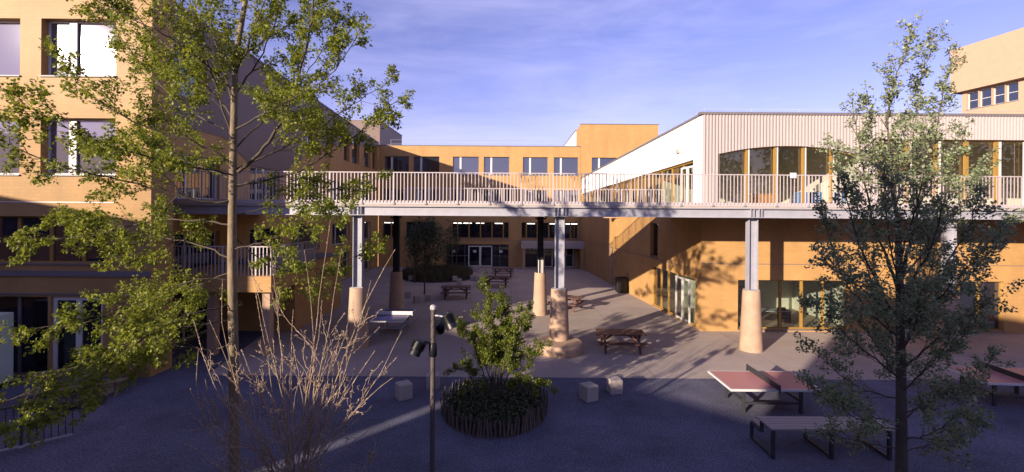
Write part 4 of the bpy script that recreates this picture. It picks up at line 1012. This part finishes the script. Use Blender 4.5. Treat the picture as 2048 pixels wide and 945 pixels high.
# bare shrub with pale twigs and buds
BYY = 7.2
bc = at(598, 1000, BYY); bc.z = 0
root = thing('bare_shrub', bc, 'leafless shrub of pale upright twigs with small buds in front of the oak trunk', 'shrub')
w_ = MB(); bud = MB()
def stem(p, tip, r, bend=.4, lv=0):
    n = 12; mid = (p + tip) / 2 + rv(bend) + (Vector((tip.x - p.x, 0, 0)) * rnd.uniform(-.1, .45) if lv == 0 else Vector()); wob = [rv(.035 if lv == 0 else .015) for _ in range(4)]; pts = []
    for i in range(n + 1):
        t_ = i / n; q = p * (1 - t_) ** 2 + mid * 2 * t_ * (1 - t_) + tip * t_ ** 2; q = q + wob[0] * math.sin(t_ * 6) + wob[1] * math.sin(t_ * 11 + 1) * .6; pts.append(q + rv(.010))
    w_.tube(pts, [max(r * (1 - .8 * i / n), .0035) for i in range(n + 1)], 5, cap=False)
    L = (tip - p).length
    k = 0
    while k < L / .06:
        k += 1; t_ = .35 + .65 * rnd.random(); i = min(int(t_ * n), n - 1); c = pts[i].lerp(pts[i + 1], t_ * n - i)
        if rnd.random() < .75:
            s_ = rnd.uniform(.004, .009); d = (pts[i + 1] - pts[i]).normalized() + rv(.5)
            bud.tube([c, c + d * s_ * 1.5, c + d * s_ * 3], [s_ * .5, s_, s_ * .3], 4, cap=False)
    if lv < 2:
        for _ in range(9 if lv == 0 else 2):
            t_ = rnd.uniform(.15, .8); i = int(t_ * n); d = (pts[min(i + 1, n)] - pts[i]).normalized()
            dd = (d + rv(.8) + Vector((0, 0, .2))).normalized(); stem(pts[i], pts[i] + dd * L * rnd.uniform(.15, .38) * (1.2 - t_), r * .5, .10, lv + 1)
tips = [(372, 890), (385, 780), (395, 700), (425, 640), (455, 560), (520, 590), (600, 500), (655, 440), (690, 500), (735, 560), (790, 500), (812, 660), (700, 620), (580, 620), (480, 700), (780, 755), (740, 870), (420, 850), (545, 480), (640, 600), (385, 640), (410, 760), (500, 520), (680, 760), (760, 700), (620, 740), (560, 700), (470, 800)]
for px, py in tips:
    b0 = bc + Vector((rnd.uniform(-.1, .1), rnd.uniform(-.12, .12), rnd.uniform(.1, 1.3)))
    stem(b0, at(px + rnd.uniform(-10, 10), py, BYY + rnd.uniform(-.8, .5)), rnd.uniform(.009, .017))
w_.build('branches', 'bark_pale', root); bud.build('buds', 'bud', root)

# fenced shrub
PC = Vector((xx(992, 12.85), 12.85, 0)); PR = 1.48
root = thing('paling_fence', PC, 'round low chestnut paling fence around the leafy shrub in the middle foreground', 'fence')
mb = MB(); n = 96
for i in range(n):
    a = 2 * math.pi * i / n + rnd.uniform(-.012, .012); r_ = PR + rnd.uniform(-.03, .03) + .05 * math.sin(3 * a); h = rnd.uniform(.38, .56)
    c = PC + Vector((r_ * math.cos(a), r_ * math.sin(a), 0)); u_ = Vector((-math.sin(a), math.cos(a), 0)); v_ = Vector((math.cos(a), math.sin(a), 0)); ln_ = rv(.06)
    q = [c - u_ * .03, c + u_ * .03, c + u_ * .026 + Vector((ln_.x, ln_.y, h - .06)), c + Vector((ln_.x, ln_.y, h)), c - u_ * .026 + Vector((ln_.x, ln_.y, h - .05))]
    mb.prism(q, v_ * .02)
mb.build('pales', 'pale', root)
mb = MB()
for h in (.16, .40): mb.tube([PC + Vector(((PR + .05 * math.sin(3 * a)) * math.cos(a), (PR + .05 * math.sin(3 * a)) * math.sin(a), h)) for a in [2 * math.pi * k / 60 for k in range(61)]], .006, 4)
mb.build('wire', 'leg', root)
mb = MB(); mb.lathe(PC, [(PR - .06, 0), (PR - .06, .06), (PR - .5, .16), (.3, .24), (.01, .25)], 36); o = mb.build('planting_soil', 'soil'); tag(o, kind='structure')
gl_ = []
for _ in range(5200):
    a = rnd.uniform(0, 6.283); r_ = (PR - .06) * math.sqrt(rnd.random()); p = PC + Vector((r_ * math.cos(a), r_ * math.sin(a), .12 + rnd.random() ** 1.6 * .36))
    gl_.append((p, (rv(1) + Vector((0, 0, .5))).normalized(), (Vector((0, 0, 1)) + rv(.9)).normalized(), rnd.uniform(.05, .1)))
o = leaves_mesh('ground_cover', gl_, OVAL, 'ivy', None); tag(o, kind='stuff')
root = thing('leafy_shrub', PC, 'bright green multi-stemmed shrub growing inside the round paling fence', 'shrub')
T = Tree(.055, 12, up=.6)
Q = lambda pts: [at(a, b, PC.y + dy) for a, b, dy in pts]
for pts in ([(990, 800, 0), (985, 720, 0), (978, 640, .1), (968, 570, .1)], [(995, 800, 0), (1005, 720, 0), (1010, 650, -.1), (1008, 600, -.1)], [(990, 805, 0), (965, 740, .1), (945, 690, .2), (915, 655, .2)],
            [(998, 800, 0), (1025, 730, 0), (1045, 670, .1), (1056, 635, .1)], [(990, 800, 0), (975, 700, -.5), (960, 640, -.7)], [(995, 800, 0), (1015, 690, -.5), (1030, 640, -.6)], [(985, 810, 0), (950, 770, 0), (930, 740, 0), (915, 740, 0)],
            [(1000, 800, 0), (1030, 760, -.2), (1055, 720, -.3), (1075, 700, -.3)], [(1000, 805, 0), (1040, 775, -.3), (1070, 765, -.5), (1085, 770, -.5)], [(992, 800, 0), (990, 700, .6), (985, 640, .8)],
            [(992, 800, 0), (1020, 700, .7), (1040, 650, .9)], [(990, 800, 0), (960, 700, .6), (930, 660, .8)], [(992, 800, 0), (1000, 700, -.2), (1000, 630, -.2)]):
    T.limb(Q(pts), .022, .006, every=.075, side=.55, bare=.26)
T.w.build('branches', 'bark_dark', root); leaves_mesh('foliage', T.lv, OVAL, 'leaf_hed', root); NL.append(len(T.lv))

# courtyard trees (shaded, far)
def small_tree(px, yb, crown, label, leaf='leaf_dark', n=2600, lsz=.13, name='courtyard_tree'):
    c = gr(px, yb); root = thing(name, c, label, 'tree', 'young courtyard trees')
    x0, x1, y0, y1 = crown; C = at((x0 + x1) / 2, (y0 + y1) / 2, c.y); rx = (x1 - x0) / 2 * c.y / FPX; rz_ = (y1 - y0) / 2 * c.y / FPX
    mb = MB(); mb.tube(smooth_path([c, c.lerp(C, .5) + rv(.05), C + Vector((0, 0, rz_ * .7))], 5), [.06, .058, .055, .05, .05, .045, .04, .035, .03, .02, .01], 8); mb.build('trunk', 'bark_dark', root)
    T = Tree(lsz, 3, density=1)
    for _ in range(16):
        z = rnd.uniform(-.9, .6); a = rnd.uniform(0, 6.283); q = C + Vector((rx * .75 * math.cos(a), rx * .75 * math.sin(a), rz_ * (z + .35)))
        b0 = Vector((C.x, C.y, C.z + rz_ * (z - .15)));  b0.z = max(b0.z, c.z + .8)
        T.w.tube([b0, (b0 + q) / 2 + rv(.08), q], [.02, .014, .006], 4, cap=False)
    for _ in range(n // 12):
        a = rnd.uniform(0, 6.283); v = rv(1)
        while v.length > 1: v = rv(1)
        cc = C + Vector((v.x * rx, v.y * rx, v.z * rz_)) * 1.0
        for _ in range(12):
            T.lv.append((cc + rv(.22), rv(1).normalized(), (Vector((0, 0, 1)) + rv(1)).normalized(), lsz * rnd.uniform(.6, 1.2)))
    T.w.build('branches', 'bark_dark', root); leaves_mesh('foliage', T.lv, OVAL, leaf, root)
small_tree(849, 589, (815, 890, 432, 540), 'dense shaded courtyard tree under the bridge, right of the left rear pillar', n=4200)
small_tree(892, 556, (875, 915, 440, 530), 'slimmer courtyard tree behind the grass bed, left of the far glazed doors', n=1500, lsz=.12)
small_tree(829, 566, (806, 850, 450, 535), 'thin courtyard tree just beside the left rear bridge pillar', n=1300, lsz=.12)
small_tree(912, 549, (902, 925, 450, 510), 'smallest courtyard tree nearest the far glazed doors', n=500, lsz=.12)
small_tree(560, 700, (590, 690, 480, 570), 'low leafy tree beside the terrace, left of the left bridge pillar', 'leaf_dark', n=900, lsz=.11) if False else None
# big unseen trees added right of the yard for the windows to mirror
for bxp, byp, hh in ((33, -4, 15), (36, -13, 17), (31, 4, 13), (41, 4, 16), (44, -12, 16), (30, -22, 17)):
    root = thing('mirrored_tree', (bxp, byp, 0), 'large unseen dark tree added right of the yard for window reflections', 'tree', 'unseen trees added right of the yard')
    mb = MB(); mb.tube([(bxp, byp, 0), (bxp, byp, hh * .3), (bxp + .3, byp, hh * .8)], [.35, .28, .08], 10); mb.build('trunk', 'bark_dark', root)
    lv_ = []
    for _ in range(260):
        v = rv(1)
        while v.length > 1: v = rv(1)
        cc = Vector((bxp + v.x * 4.6, byp + v.y * 4.6, hh * .58 + v.z * hh * .42))
        for _ in range(9): lv_.append((cc + rv(.7), rv(1).normalized(), rv(1).normalized(), rnd.uniform(.35, .6)))
    leaves_mesh('foliage', lv_, OVAL, 'leaf_dark', root)
# grass bed
mb = MB(); gc = gr(868, 562); mb.lathe((gc.x, gc.y + 2, 0), [(3.1, 0), (3.1, .1), (2.2, .16), (.01, .18)], 30); o = mb.build('planting_bed', 'soil'); tag(o, kind='structure')
gl_ = []
for _ in range(3800):
    a = rnd.uniform(0, 6.283); r_ = 3.0 * math.sqrt(rnd.random()); p = Vector((gc.x + r_ * math.cos(a), gc.y + 2 + r_ * math.sin(a), .12))
    gl_.append((p, (rv(.35) + Vector((0, 0, 1))).normalized(), rv(1).normalized(), rnd.uniform(.5, .95)))
o = leaves_mesh('grass', gl_, BLADE, 'grass', None); tag(o, kind='stuff')
print('leaves', NL, 'objects', len(bpy.data.objects))
